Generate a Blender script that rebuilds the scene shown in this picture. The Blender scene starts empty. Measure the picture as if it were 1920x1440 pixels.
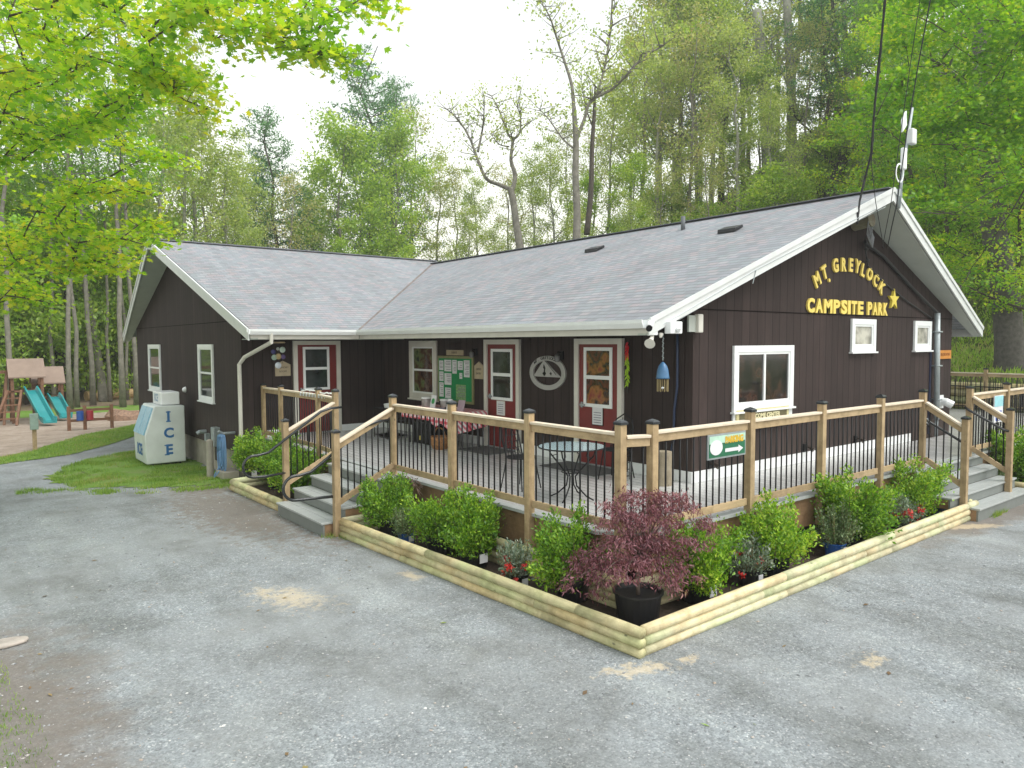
import bpy, math, random
import numpy as np
from mathutils import Vector, Matrix

R = math.radians
sc = bpy.context.scene
col = sc.collection

# ---------------------------------------------------------------- camera
CAM = Vector((-8.3752, -6.516, 2.7325))
F, YAW, PITCH, ROLL = 1367.47, R(51.8215), R(3.2517), R(-0.2463)
def cam_axes():
    f = Vector((math.cos(YAW)*math.cos(PITCH), math.sin(YAW)*math.cos(PITCH), -math.sin(PITCH)))
    r = Vector((math.sin(YAW), -math.cos(YAW), 0)); u = r.cross(f)
    return (r*math.cos(ROLL)+u*math.sin(ROLL), -r*math.sin(ROLL)+u*math.cos(ROLL), f)
cr, cu, cf = cam_axes()
cd = bpy.data.cameras.new('camera')
cam = bpy.data.objects.new('camera', cd); col.objects.link(cam)
cd.sensor_width = 36; cd.lens = F/1920*36; cd.clip_start = .05; cd.clip_end = 2000
cam.matrix_world = Matrix(((cr.x, cu.x, -cf.x, CAM.x), (cr.y, cu.y, -cf.y, CAM.y), (cr.z, cu.z, -cf.z, CAM.z), (0, 0, 0, 1)))
sc.camera = cam

# ---------------------------------------------------------------- light
SUN_EL, SUN_AZ = R(56), R(-62)          # direction towards the sun: azimuth measured from +X
w = bpy.data.worlds.new('World'); sc.world = w; w.use_nodes = True
nt = w.node_tree; nt.nodes.clear()
o_ = nt.nodes.new('ShaderNodeOutputWorld'); bg = nt.nodes.new('ShaderNodeBackground')
sky = nt.nodes.new('ShaderNodeTexSky'); sky.sky_type = 'NISHITA'; sky.sun_disc = False
sky.sun_elevation = SUN_EL; sky.sun_rotation = math.pi/2-SUN_AZ
sky.air_density = 3.0; sky.dust_density = .5; sky.ozone_density = 1.0
hs = nt.nodes.new('ShaderNodeHueSaturation'); hs.inputs['Saturation'].default_value = .22
nt.links.new(sky.outputs[0], hs.inputs['Color']); nt.links.new(hs.outputs[0], bg.inputs[0])
bg.inputs[1].default_value = .14
nt.links.new(bg.outputs[0], o_.inputs[0])
sl = bpy.data.lights.new('sun', 'SUN'); sl.energy = 1.5; sl.angle = R(38); sl.color = (1, .96, .9)
so = bpy.data.objects.new('sun', sl); col.objects.link(so)
sd = Vector((math.cos(SUN_AZ)*math.cos(SUN_EL), math.sin(SUN_AZ)*math.cos(SUN_EL), math.sin(SUN_EL)))
so.rotation_euler = (-sd).to_track_quat('-Z', 'Y').to_euler(); so.location = (0, -10, 30)
sc.view_settings.view_transform = 'Standard'; sc.view_settings.look = 'None'
sc.view_settings.exposure = EXPOSURE = .95; sc.view_settings.gamma = 1
sc.render.engine = 'CYCLES'
sc.cycles.max_bounces = 6; sc.cycles.diffuse_bounces = 3; sc.cycles.glossy_bounces = 3
sc.cycles.transmission_bounces = 4; sc.cycles.transparent_max_bounces = 6
sc.cycles.use_denoising = True
sc.cycles.sample_clamp_indirect = 6

# ---------------------------------------------------------------- helpers
def wloc(o):
    v = Vector((0, 0, 0))
    while o is not None:
        v += o.location; o = o.parent
    return v
def tag(o, label=None, cat=None, group=None, kind=None):
    if label: o['label'] = label
    if cat: o['category'] = cat
    if group: o['group'] = group
    if kind: o['kind'] = kind
    return o
def thing(name, label, cat, loc=(0, 0, 0), group=None):
    o = bpy.data.objects.new(name, None); col.objects.link(o); o.location = loc
    o.empty_display_size = .2
    return tag(o, label, cat, group)
def copy_tree(o, parent=None):
    c = o.copy(); col.objects.link(c)
    if parent is not None:
        c.parent = parent
    for ch in list(o.children):
        copy_tree(ch, c)
    return c

class MB:
    def __init__(self): self.v = []; self.f = []; self.uv = None
    def add(self, vs, fs):
        n = len(self.v); self.v += [tuple(p) for p in vs]; self.f += [tuple(i+n for i in f) for f in fs]; return self
    def box(self, a, b):
        x0, y0, z0 = a; x1, y1, z1 = b
        if x0 > x1: x0, x1 = x1, x0
        if y0 > y1: y0, y1 = y1, y0
        if z0 > z1: z0, z1 = z1, z0
        return self.add([(x0, y0, z0), (x1, y0, z0), (x1, y1, z0), (x0, y1, z0), (x0, y0, z1), (x1, y0, z1), (x1, y1, z1), (x0, y1, z1)],
                        [(0, 3, 2, 1), (4, 5, 6, 7), (0, 1, 5, 4), (1, 2, 6, 5), (2, 3, 7, 6), (3, 0, 4, 7)])
    def beam(self, p, q, wd, ht, up=(0, 0, 1)):
        p, q = Vector(p), Vector(q); d = (q-p).normalized(); s = d.cross(Vector(up)).normalized()*(wd/2)
        u = s.cross(d).normalized()*(ht/2)
        vs = [p-s-u, p+s-u, p+s+u, p-s+u, q-s-u, q+s-u, q+s+u, q-s+u]
        return self.add(vs, [(0, 1, 2, 3), (5, 4, 7, 6), (1, 0, 4, 5), (2, 1, 5, 6), (3, 2, 6, 7), (0, 3, 7, 4)])
    def tube(self, pts, rad, n=8):
        pts = [Vector(p) for p in pts]
        if not hasattr(rad, '__len__'): rad = [rad]*len(pts)
        base = len(self.v); prev = None
        for i, p in enumerate(pts):
            d = (pts[min(i+1, len(pts)-1)]-pts[max(i-1, 0)])
            d = d.normalized() if d.length > 1e-9 else Vector((0, 0, 1))
            if prev is None:
                a = d.cross(Vector((0, 0, 1)))
                if a.length < 1e-3: a = d.cross(Vector((1, 0, 0)))
                a.normalize()
            else:
                a = prev-d*prev.dot(d)
                a = a.normalized() if a.length > 1e-6 else d.orthogonal().normalized()
            prev = a; b = d.cross(a)
            for k in range(n):
                t = 2*math.pi*k/n
                self.v.append(tuple(p+(a*math.cos(t)+b*math.sin(t))*rad[i]))
        for i in range(len(pts)-1):
            for k in range(n):
                k2 = (k+1) % n
                self.f.append((base+i*n+k, base+i*n+k2, base+(i+1)*n+k2, base+(i+1)*n+k))
        self.f.append(tuple(base+k for k in range(n))[::-1])
        self.f.append(tuple(base+(len(pts)-1)*n+k for k in range(n)))
        return self
    def lathe(self, c, prof, n=20, axis='z'):
        base = len(self.v); cx, cy, cz = c
        for r, h in prof:
            for k in range(n):
                t = 2*math.pi*k/n
                a, b = r*math.cos(t), r*math.sin(t)
                self.v.append({'z': (cx+a, cy+b, cz+h), 'x': (cx+h, cy+a, cz+b), 'y': (cx+a, cy+h, cz+b)}[axis])
        for i in range(len(prof)-1):
            for k in range(n):
                k2 = (k+1) % n
                self.f.append((base+i*n+k, base+i*n+k2, base+(i+1)*n+k2, base+(i+1)*n+k))
        self.f.append(tuple(base+k for k in range(n))[::-1]); self.f.append(tuple(base+(len(prof)-1)*n+k for k in range(n)))
        return self
    def prism(self, poly, ext):
        """poly: list of 3-D points (planar), ext: extrusion vector"""
        n = len(poly); e = Vector(ext)
        vs = [Vector(p) for p in poly]+[Vector(p)+e for p in poly]
        fs = [tuple(range(n)), tuple(range(2*n-1, n-1, -1))]+[(i, (i+1) % n+0, (i+1) % n+n, i+n)[::-1] for i in range(n)]
        return self.add(vs, fs)
    def build(self, name, mt, parent=None, smooth=False, bevel=0, fixn=False, uvf=None):
        me = bpy.data.meshes.new(name); off = wloc(parent) if parent is not None else Vector((0, 0, 0))
        me.from_pydata([(x-off.x, y-off.y, z-off.z) for x, y, z in self.v], [], self.f); me.update()
        if fixn:
            import bmesh
            bm = bmesh.new(); bm.from_mesh(me); bmesh.ops.recalc_face_normals(bm, faces=bm.faces); bm.to_mesh(me); bm.free()
        if uvf:
            uv = me.uv_layers.new(name='UVMap')
            for l in me.loops:
                p = self.v[l.vertex_index]; uv.data[l.index].uv = uvf(p)
        if smooth: me.polygons.foreach_set('use_smooth', [True]*len(me.polygons))
        o = bpy.data.objects.new(name, me); col.objects.link(o)
        if mt: me.materials.append(mt)
        if parent is not None: o.parent = parent
        if bevel:
            b = o.modifiers.new('bevel', 'BEVEL'); b.width = bevel; b.segments = 2; b.limit_method = 'ANGLE'
        return o

def text_mb(s, size, origin, right, up, depth=.01, bold=.0, align='CENTER', spacing=1.0, sx=1.0):
    cu_ = bpy.data.curves.new('t', 'FONT'); cu_.body = s; cu_.size = size; cu_.extrude = depth/2; cu_.offset = bold
    cu_.align_x = align; cu_.align_y = 'CENTER'; cu_.space_character = spacing; cu_.resolution_u = 3
    ob = bpy.data.objects.new('t', cu_); col.objects.link(ob)
    dg = bpy.context.evaluated_depsgraph_get(); me = bpy.data.meshes.new_from_object(ob.evaluated_get(dg))
    rt, u = Vector(right).normalized(), Vector(up).normalized(); n = rt.cross(u); o = Vector(origin)
    m = MB(); m.v = [tuple(o+rt*(v.co.x*sx)+u*v.co.y+n*v.co.z) for v in me.vertices]; m.f = [tuple(p.vertices) for p in me.polygons]
    bpy.data.objects.remove(ob); bpy.data.curves.remove(cu_); bpy.data.meshes.remove(me)
    return m

# ---------------------------------------------------------------- materials
def new_mat(name):
    m = bpy.data.materials.new(name); m.use_nodes = True; nt = m.node_tree
    b = nt.nodes['Principled BSDF']; return m, nt, b
def N(nt, t, **kw):
    n = nt.nodes.new(t)
    for k, v in kw.items(): setattr(n, k, v)
    return n
def ramp(nt, stops, src):
    r = nt.nodes.new('ShaderNodeValToRGB'); e = r.color_ramp.elements
    while len(e) > 1: e.remove(e[0])
    e[0].position = stops[0][0]; e[0].color = (*stops[0][1], 1)
    for p, c in stops[1:]:
        q = e.new(p); q.color = (*c, 1)
    nt.links.new(src, r.inputs[0]); return r
def mapping(nt, scale=(1, 1, 1), src='Object', rot=(0, 0, 0)):
    tc = nt.nodes.new('ShaderNodeTexCoord'); mp = nt.nodes.new('ShaderNodeMapping')
    mp.inputs['Scale'].default_value = scale; mp.inputs['Rotation'].default_value = rot
    nt.links.new(tc.outputs[src], mp.inputs[0]); return mp.outputs[0]
def noise(nt, vec, scale, detail=4, rough=.55):
    n = nt.nodes.new('ShaderNodeTexNoise'); n.inputs['Scale'].default_value = scale
    n.inputs['Detail'].default_value = detail; n.inputs['Roughness'].default_value = rough
    if vec is not None: nt.links.new(vec, n.inputs['Vector'])
    return n.outputs['Fac']
def bump(nt, b, h, strength=.3, dist=.01):
    bn = nt.nodes.new('ShaderNodeBump'); bn.inputs['Strength'].default_value = strength; bn.inputs['Distance'].default_value = dist
    nt.links.new(h, bn.inputs['Height']); nt.links.new(bn.outputs[0], b.inputs['Normal'])
def mixc(nt, fac, a, b, mode='MIX'):
    m = nt.nodes.new('ShaderNodeMix'); m.data_type = 'RGBA'; m.blend_type = mode
    for s, v in ((m.inputs[0], fac), (m.inputs[6], a), (m.inputs[7], b)):
        if isinstance(v, (int, float)): s.default_value = v
        elif isinstance(v, tuple): s.default_value = (*v, 1)
        else: nt.links.new(v, s)
    return m.outputs[2]
def math_(nt, op, a, b=None, c=None):
    m = nt.nodes.new('ShaderNodeMath'); m.operation = op
    for i, v in enumerate((a, b, c)):
        if v is None: continue
        if isinstance(v, (int, float)): m.inputs[i].default_value = v
        else: nt.links.new(v, m.inputs[i])
    return m.outputs[0]
def mat(name, c, rough=.6, var=.12, scale=12, bmp=0, metal=0, spec=.5):
    m, nt, b = new_mat(name)
    v = mapping(nt); n = noise(nt, v, scale)
    lo = tuple(x*(1-var) for x in c); hi = tuple(min(1, x*(1+var)) for x in c)
    r = ramp(nt, [(.3, lo), (.7, hi)], n); nt.links.new(r.outputs[0], b.inputs['Base Color'])
    b.inputs['Roughness'].default_value = rough; b.inputs['Metallic'].default_value = metal
    b.inputs['Specular IOR Level'].default_value = spec
    if bmp: bump(nt, b, noise(nt, v, scale*6), bmp, .005)
    return m
def siding_mat(name, c, axis):
    m, nt, b = new_mat(name); v = mapping(nt)
    s = nt.nodes.new('ShaderNodeSeparateXYZ'); nt.links.new(v, s.inputs[0])
    t = s.outputs[axis]
    fr = math_(nt, 'FRACT', math_(nt, 'DIVIDE', t, .203)); g = math_(nt, 'LESS_THAN', fr, .06)
    sv = mapping(nt, (30, 30, 1.2)); gr = noise(nt, sv, 2.2, 5)
    big = noise(nt, mapping(nt), .9, 3)
    brd = N(nt, 'ShaderNodeTexWhiteNoise', noise_dimensions='1D'); nt.links.new(math_(nt, 'FLOOR', math_(nt, 'DIVIDE', t, .203)), brd.inputs['W'])
    k = math_(nt, 'ADD', math_(nt, 'MULTIPLY', gr, .55), math_(nt, 'ADD', math_(nt, 'MULTIPLY', big, .3), math_(nt, 'MULTIPLY', brd.outputs[0], .18)))
    r = ramp(nt, [(.3, tuple(x*.72 for x in c)), (.75, tuple(x*1.3 for x in c))], k)
    # splash dirt just above the deck and faded patches
    zz_ = math_(nt, 'MULTIPLY', math_(nt, 'SUBTRACT', 1.35, s.outputs[2]), 2.2); dn = math_(nt, 'MULTIPLY', math_(nt, 'MINIMUM', math_(nt, 'MAXIMUM', zz_, 0), 1), noise(nt, mapping(nt, (3, 3, 1.2)), 2.5, 6, .7))
    base = mixc(nt, math_(nt, 'MULTIPLY', dn, .28), r.outputs[0], (.16, .13, .11))
    fd = ramp(nt, [(.5, (1, 1, 1)), (.7, (1.35, 1.3, 1.3))], noise(nt, mapping(nt, (1.5, 1.5, .35)), 1.1, 5, .6)); base = mixc(nt, .8, base, fd.outputs[0], 'MULTIPLY')
    cc = mixc(nt, g, base, tuple(x*.3 for x in c)); nt.links.new(cc, b.inputs['Base Color'])
    b.inputs['Roughness'].default_value = .75; b.inputs['Specular IOR Level'].default_value = .15
    h = math_(nt, 'SUBTRACT', math_(nt, 'MULTIPLY', gr, .15), g); bump(nt, b, h, .6, .006)
    return m
def wood_mat(name, c, axis=2, var=.3, rough=.7, knots=True):
    m, nt, b = new_mat(name); sc_ = [14, 14, 14]; sc_[axis] = 1.1
    oi = N(nt, 'ShaderNodeObjectInfo'); tc = nt.nodes.new('ShaderNodeTexCoord'); ad = N(nt, 'ShaderNodeVectorMath', operation='ADD')
    sh = N(nt, 'ShaderNodeVectorMath', operation='SCALE'); sh.inputs[0].default_value = (17, 31, 23); nt.links.new(oi.outputs['Random'], sh.inputs['Scale'])
    nt.links.new(tc.outputs['Object'], ad.inputs[0]); nt.links.new(sh.outputs[0], ad.inputs[1])
    mp = nt.nodes.new('ShaderNodeMapping'); mp.inputs['Scale'].default_value = sc_; nt.links.new(ad.outputs[0], mp.inputs[0])
    g = noise(nt, mp.outputs[0], 3.0, 6, .65); bign = noise(nt, ad.outputs[0], 1.6, 3)
    k = math_(nt, 'ADD', math_(nt, 'MULTIPLY', g, .6), math_(nt, 'ADD', math_(nt, 'MULTIPLY', bign, .25), math_(nt, 'MULTIPLY', oi.outputs['Random'], .2)))
    r = ramp(nt, [(.28, tuple(x*(1-var) for x in c)), (.55, c), (.8, tuple(min(1, x*(1+var)) for x in c))], k)
    out = r.outputs[0]
    if knots:
        vo = N(nt, 'ShaderNodeTexVoronoi'); vo.inputs['Scale'].default_value = 3.5
        m2 = nt.nodes.new('ShaderNodeMapping'); s2 = [1.6, 1.6, 1.6]; s2[axis] = .8; m2.inputs['Scale'].default_value = s2
        nt.links.new(ad.outputs[0], m2.inputs[0]); nt.links.new(m2.outputs[0], vo.inputs['Vector'])
        kn = ramp(nt, [(.03, (1, 1, 1)), (.075, (0, 0, 0))], vo.outputs['Distance'])
        out = mixc(nt, kn.outputs[0], out, tuple(x*.3 for x in c))
    gm = ramp(nt, [(.38, (.62, .6, .55)), (.56, (1, 1, 1))], noise(nt, ad.outputs[0], 4.5, 6, .7)); out = mixc(nt, .75, out, gm.outputs[0], 'MULTIPLY')
    if 'log' in name:
        tint = ramp(nt, [(.4, (1.06, .93, .82)), (.5, (1, 1, 1)), (.62, (.86, 1.02, .86))], noise(nt, ad.outputs[0], 1.1, 3)); out = mixc(nt, .8, out, tint.outputs[0], 'MULTIPLY')
    nt.links.new(out, b.inputs['Base Color']); b.inputs['Roughness'].default_value = rough
    bump(nt, b, g, .3, .005); return m
def glass_mat(name, c=(.02, .025, .025), rough=.06, pat=None):
    m, nt, b = new_mat(name); v = mapping(nt)
    n = noise(nt, v, 3.0, 3)
    st = pat or [(.35, tuple(x*.5 for x in c)), (.65, tuple(x*1.8 for x in c))]
    r = ramp(nt, st, n); nt.links.new(r.outputs[0], b.inputs['Base Color'])
    b.inputs['Roughness'].default_value = rough; b.inputs['Specular IOR Level'].default_value = .7
    return m
def leaf_mat(name, stops, trans=.35, rough=.55, objvar=.25):
    m, nt, b = new_mat(name); nt.nodes.remove(b); out = nt.nodes['Material Output']
    ge = N(nt, 'ShaderNodeNewGeometry'); oi = N(nt, 'ShaderNodeObjectInfo')
    cl = noise(nt, mapping(nt), .75, 3, .6); cl = math_(nt, 'MULTIPLY', math_(nt, 'SUBTRACT', cl, .5), 1.5)
    f = math_(nt, 'ADD', cl, math_(nt, 'ADD', math_(nt, 'MULTIPLY', ge.outputs['Random Per Island'], 1-objvar), math_(nt, 'MULTIPLY', oi.outputs['Random'], objvar)))
    r = ramp(nt, stops, f)
    d = N(nt, 'ShaderNodeBsdfDiffuse'); t = N(nt, 'ShaderNodeBsdfTranslucent'); g = N(nt, 'ShaderNodeBsdfGlossy')
    g.inputs['Roughness'].default_value = rough; g.inputs['Color'].default_value = (.9, .95, .9, 1)
    nt.links.new(r.outputs[0], d.inputs[0])
    tc = mixc(nt, 1.0, r.outputs[0], (1.25, 1.3, .55), 'MULTIPLY'); nt.links.new(tc, t.inputs[0])
    m1 = N(nt, 'ShaderNodeMixShader'); m1.inputs[0].default_value = trans; nt.links.new(d.outputs[0], m1.inputs[1]); nt.links.new(t.outputs[0], m1.inputs[2])
    m2 = N(nt, 'ShaderNodeMixShader'); m2.inputs[0].default_value = .04; nt.links.new(m1.outputs[0], m2.inputs[1]); nt.links.new(g.outputs[0], m2.inputs[2])
    nt.links.new(m2.outputs[0], out.inputs[0]); return m

M = {}
M['side_y'] = siding_mat('siding_gable', (.04, .029, .027), 0)      # wall facing -Y, boards vary along X
M['side_x'] = siding_mat('siding_porch', (.04, .029, .027), 1)
M['white'] = mat('white_paint', (.62, .64, .63), .45, .05, 5)
M['vinyl'] = mat('white_vinyl', (.8, .82, .82), .3, .03, 5)
M['trim'] = mat('cream_trim', (.62, .6, .54), .5, .06, 5)
M['soffit'] = mat('soffit_paint', (.42, .45, .41), .7, .06, 3)
M['red'] = mat('red_door_paint', (.17, .014, .013), .4, .1, 3)
M['glass'] = glass_mat('window_glass')
M['glass_warm'] = glass_mat('window_glass_red_orange', pat=[(.3, (.015, .01, .008)), (.42, (.12, .03, .015)), (.5, (.02, .015, .01)), (.58, (.28, .12, .03)), (.66, (.2, .03, .03)), (.75, (.03, .03, .02))])  # random red, orange and dark mottling in the glass colour
M['glass_int'] = glass_mat('window_glass_office', pat=[(.3, (.008, .01, .01)), (.5, (.02, .018, .018)), (.6, (.055, .032, .025)), (.7, (.025, .022, .022))], rough=.08)
M['glass_pale'] = glass_mat('window_glass_frosted', (.3, .29, .25), .25)
M['glass_view'] = glass_mat('window_glass_porch', pat=[(.35, (.02, .012, .01)), (.5, (.09, .045, .025)), (.6, (.14, .18, .07)), (.7, (.03, .04, .02))])
M['wood_z'] = wood_mat('treated_pine_upright', (.42, .305, .17), 2)
M['wood_x'] = wood_mat('treated_pine_along_x', (.43, .315, .18), 0)
M['wood_y'] = wood_mat('treated_pine_along_y', (.43, .315, .18), 1)
M['wood_cap'] = mat('pale_rail_cap', (.68, .58, .45), .6, .1, 9)  # paler tone than the rails under it
M['log_x'] = wood_mat('landscape_log_along_x', (.62, .58, .38), 0, .3)
M['log_y'] = wood_mat('landscape_log_along_y', (.55, .49, .28), 1, .3)
M['skirt'] = wood_mat('deck_skirt_board', (.28, .17, .09), 0, .25)
M['black'] = mat('black_metal', (.008, .008, .009), .5, .1, 20, spec=.25)
M['cap'] = mat('black_post_cap', (.025, .028, .03), .14, .1, 6)
M['black_plastic'] = mat('black_nursery_pot', (.012, .012, .014), .45, .2, 6)
M['grey_metal'] = mat('galvanised_metal', (.32, .36, .37), .4, .12, 10, metal=.3)
M['concrete'] = mat('concrete', (.34, .31, .26), .9, .2, 4, .3)
M['yellow'] = mat('yellow_letter_paint', (.78, .6, .13), .5, .06, 8)
M['yellow_side'] = mat('yellow_star_paint', (.72, .58, .08), .5, .06, 8)
M['cable'] = mat('black_cable', (.02, .02, .022), .6, .1, 20)
M['deck'] = None
def deck_mat():
    m, nt, b = new_mat('composite_deck_board'); v = mapping(nt); s = nt.nodes.new('ShaderNodeSeparateXYZ'); nt.links.new(v, s.inputs[0])
    fx = math_(nt, 'DIVIDE', s.outputs[0], .142); g = math_(nt, 'LESS_THAN', math_(nt, 'FRACT', fx), .05)
    wn = N(nt, 'ShaderNodeTexWhiteNoise', noise_dimensions='1D'); nt.links.new(math_(nt, 'FLOOR', fx), wn.inputs['W'])
    gr = noise(nt, mapping(nt, (26, 1.2, 26)), 2.2, 5); dirt = noise(nt, v, 1.3, 4)
    k = math_(nt, 'ADD', math_(nt, 'MULTIPLY', gr, .35), math_(nt, 'ADD', math_(nt, 'MULTIPLY', wn.outputs[0], .25), math_(nt, 'MULTIPLY', dirt, .4)))
    r = ramp(nt, [(.25, (.4, .4, .385)), (.75, (.55, .55, .54))], k)
    nt.links.new(mixc(nt, g, r.outputs[0], (.08, .08, .08)), b.inputs['Base Color'])
    b.inputs['Roughness'].default_value = .24; b.inputs['Specular IOR Level'].default_value = .75; bump(nt, b, math_(nt, 'SUBTRACT', math_(nt, 'MULTIPLY', gr, .2), g), .35, .004); return m
M['deck'] = deck_mat()
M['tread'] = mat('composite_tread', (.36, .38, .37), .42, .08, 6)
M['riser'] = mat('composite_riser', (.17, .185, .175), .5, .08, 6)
def roof_mat():
    m, nt, b = new_mat('asphalt_shingles'); tc = N(nt, 'ShaderNodeTexCoord'); br = N(nt, 'ShaderNodeTexBrick')
    br.offset = .5; br.inputs['Scale'].default_value = 1; br.inputs['Mortar Size'].default_value = .008; br.inputs['Mortar Smooth'].default_value = .3
    br.inputs['Brick Width'].default_value = .19; br.inputs['Row Height'].default_value = .137; br.inputs['Bias'].default_value = 0
    br.inputs['Color1'].default_value = (0, 0, 0, 1); br.inputs['Color2'].default_value = (1, 1, 1, 1); br.inputs['Mortar'].default_value = (0, 0, 0, 1)
    nt.links.new(tc.outputs['UV'], br.inputs['Vector'])
    r = ramp(nt, [(0, (.245, .262, .285)), (.25, (.3, .325, .355)), (.45, (.285, .325, .34)), (.62, (.32, .322, .355)), (.8, (.365, .335, .35)), (1, (.345, .37, .39))], br.outputs['Color'])
    n1 = noise(nt, tc.outputs['UV'], .55, 4); st = ramp(nt, [(.36, (.84, .8, .78)), (.6, (1, 1, 1))], n1)
    gr = noise(nt, tc.outputs['UV'], 90, 2)
    mp = N(nt, 'ShaderNodeMapping'); mp.inputs['Scale'].default_value = (3.0, .25, 1); nt.links.new(tc.outputs['UV'], mp.inputs[0])
    sk = ramp(nt, [(.4, (.95, .94, .93)), (.58, (1.02, 1.02, 1.02))], noise(nt, mp.outputs[0], 1.2, 5))
    c = mixc(nt, 1.0, mixc(nt, .6, r.outputs[0], st.outputs[0], 'MULTIPLY'), sk.outputs[0], 'MULTIPLY')
    sp = N(nt, 'ShaderNodeSeparateXYZ'); nt.links.new(tc.outputs['UV'], sp.inputs[0])
    row = math_(nt, 'FRACT', math_(nt, 'DIVIDE', sp.outputs[1], .137)); ln = math_(nt, 'LESS_THAN', row, .13)
    c = mixc(nt, math_(nt, 'MULTIPLY', ln, .5), c, (.07, .07, .085))
    c = mixc(nt, .35, c, mixc(nt, gr, (.03, .03, .03), (.55, .55, .55)), 'OVERLAY')
    nt.links.new(c, b.inputs['Base Color']); b.inputs['Roughness'].default_value = .85
    h = math_(nt, 'ADD', math_(nt, 'MULTIPLY', row, -1.0), math_(nt, 'MULTIPLY', br.outputs['Color'], .35)); bump(nt, b, h, .8, .012); return m
M['roof'] = roof_mat()

# ---------------------------------------------------------------- terrain
def ss(a, b, x):
    t = min(1, max(0, (x-a)/(b-a))); return t*t*(3-2*t)
def H(x, y):
    z = -.25*ss(6.5, 11.5, y)*(1-ss(3, 8, x))
    f = ss(3.5, 7, y)*ss(9.5, 16, x)*1.3          # ground behind the building starts to climb
    b = 0
    if x > 15.6:
        b = 1.5*ss(15.6, 16.4, x)+.2*(x-15.6)
        if x > 19.5: b += .46*(x-19.5)*ss(19.5, 23, x)*(1-.8*ss(22, 42, y))
        if x > 44: b -= .5*(x-44)*ss(44, 54, x)
        b *= ss(-16, -7, y)
    if x > 9: z += max(f, b)
    if y > 50 and x < 0: z += min(7, .12*(y-50))*ss(0, -12, x) if False else min(7, .12*(y-50))*ss(0, 12, -x)
    return z
def sheet(name, mt, xs, ys, dz, label=None, inside=None, kind='structure'):
    v = []; f = []; nx, ny = len(xs), len(ys)
    for y in ys:
        for x in xs: v.append((x, y, H(x, y)+dz))
    for j in range(ny-1):
        for i in range(nx-1):
            f.append((j*nx+i, j*nx+i+1, (j+1)*nx+i+1, (j+1)*nx+i))
    m = MB(); m.v = v; m.f = f; o = m.build(name, mt, smooth=True); o['kind'] = kind
    return o
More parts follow.
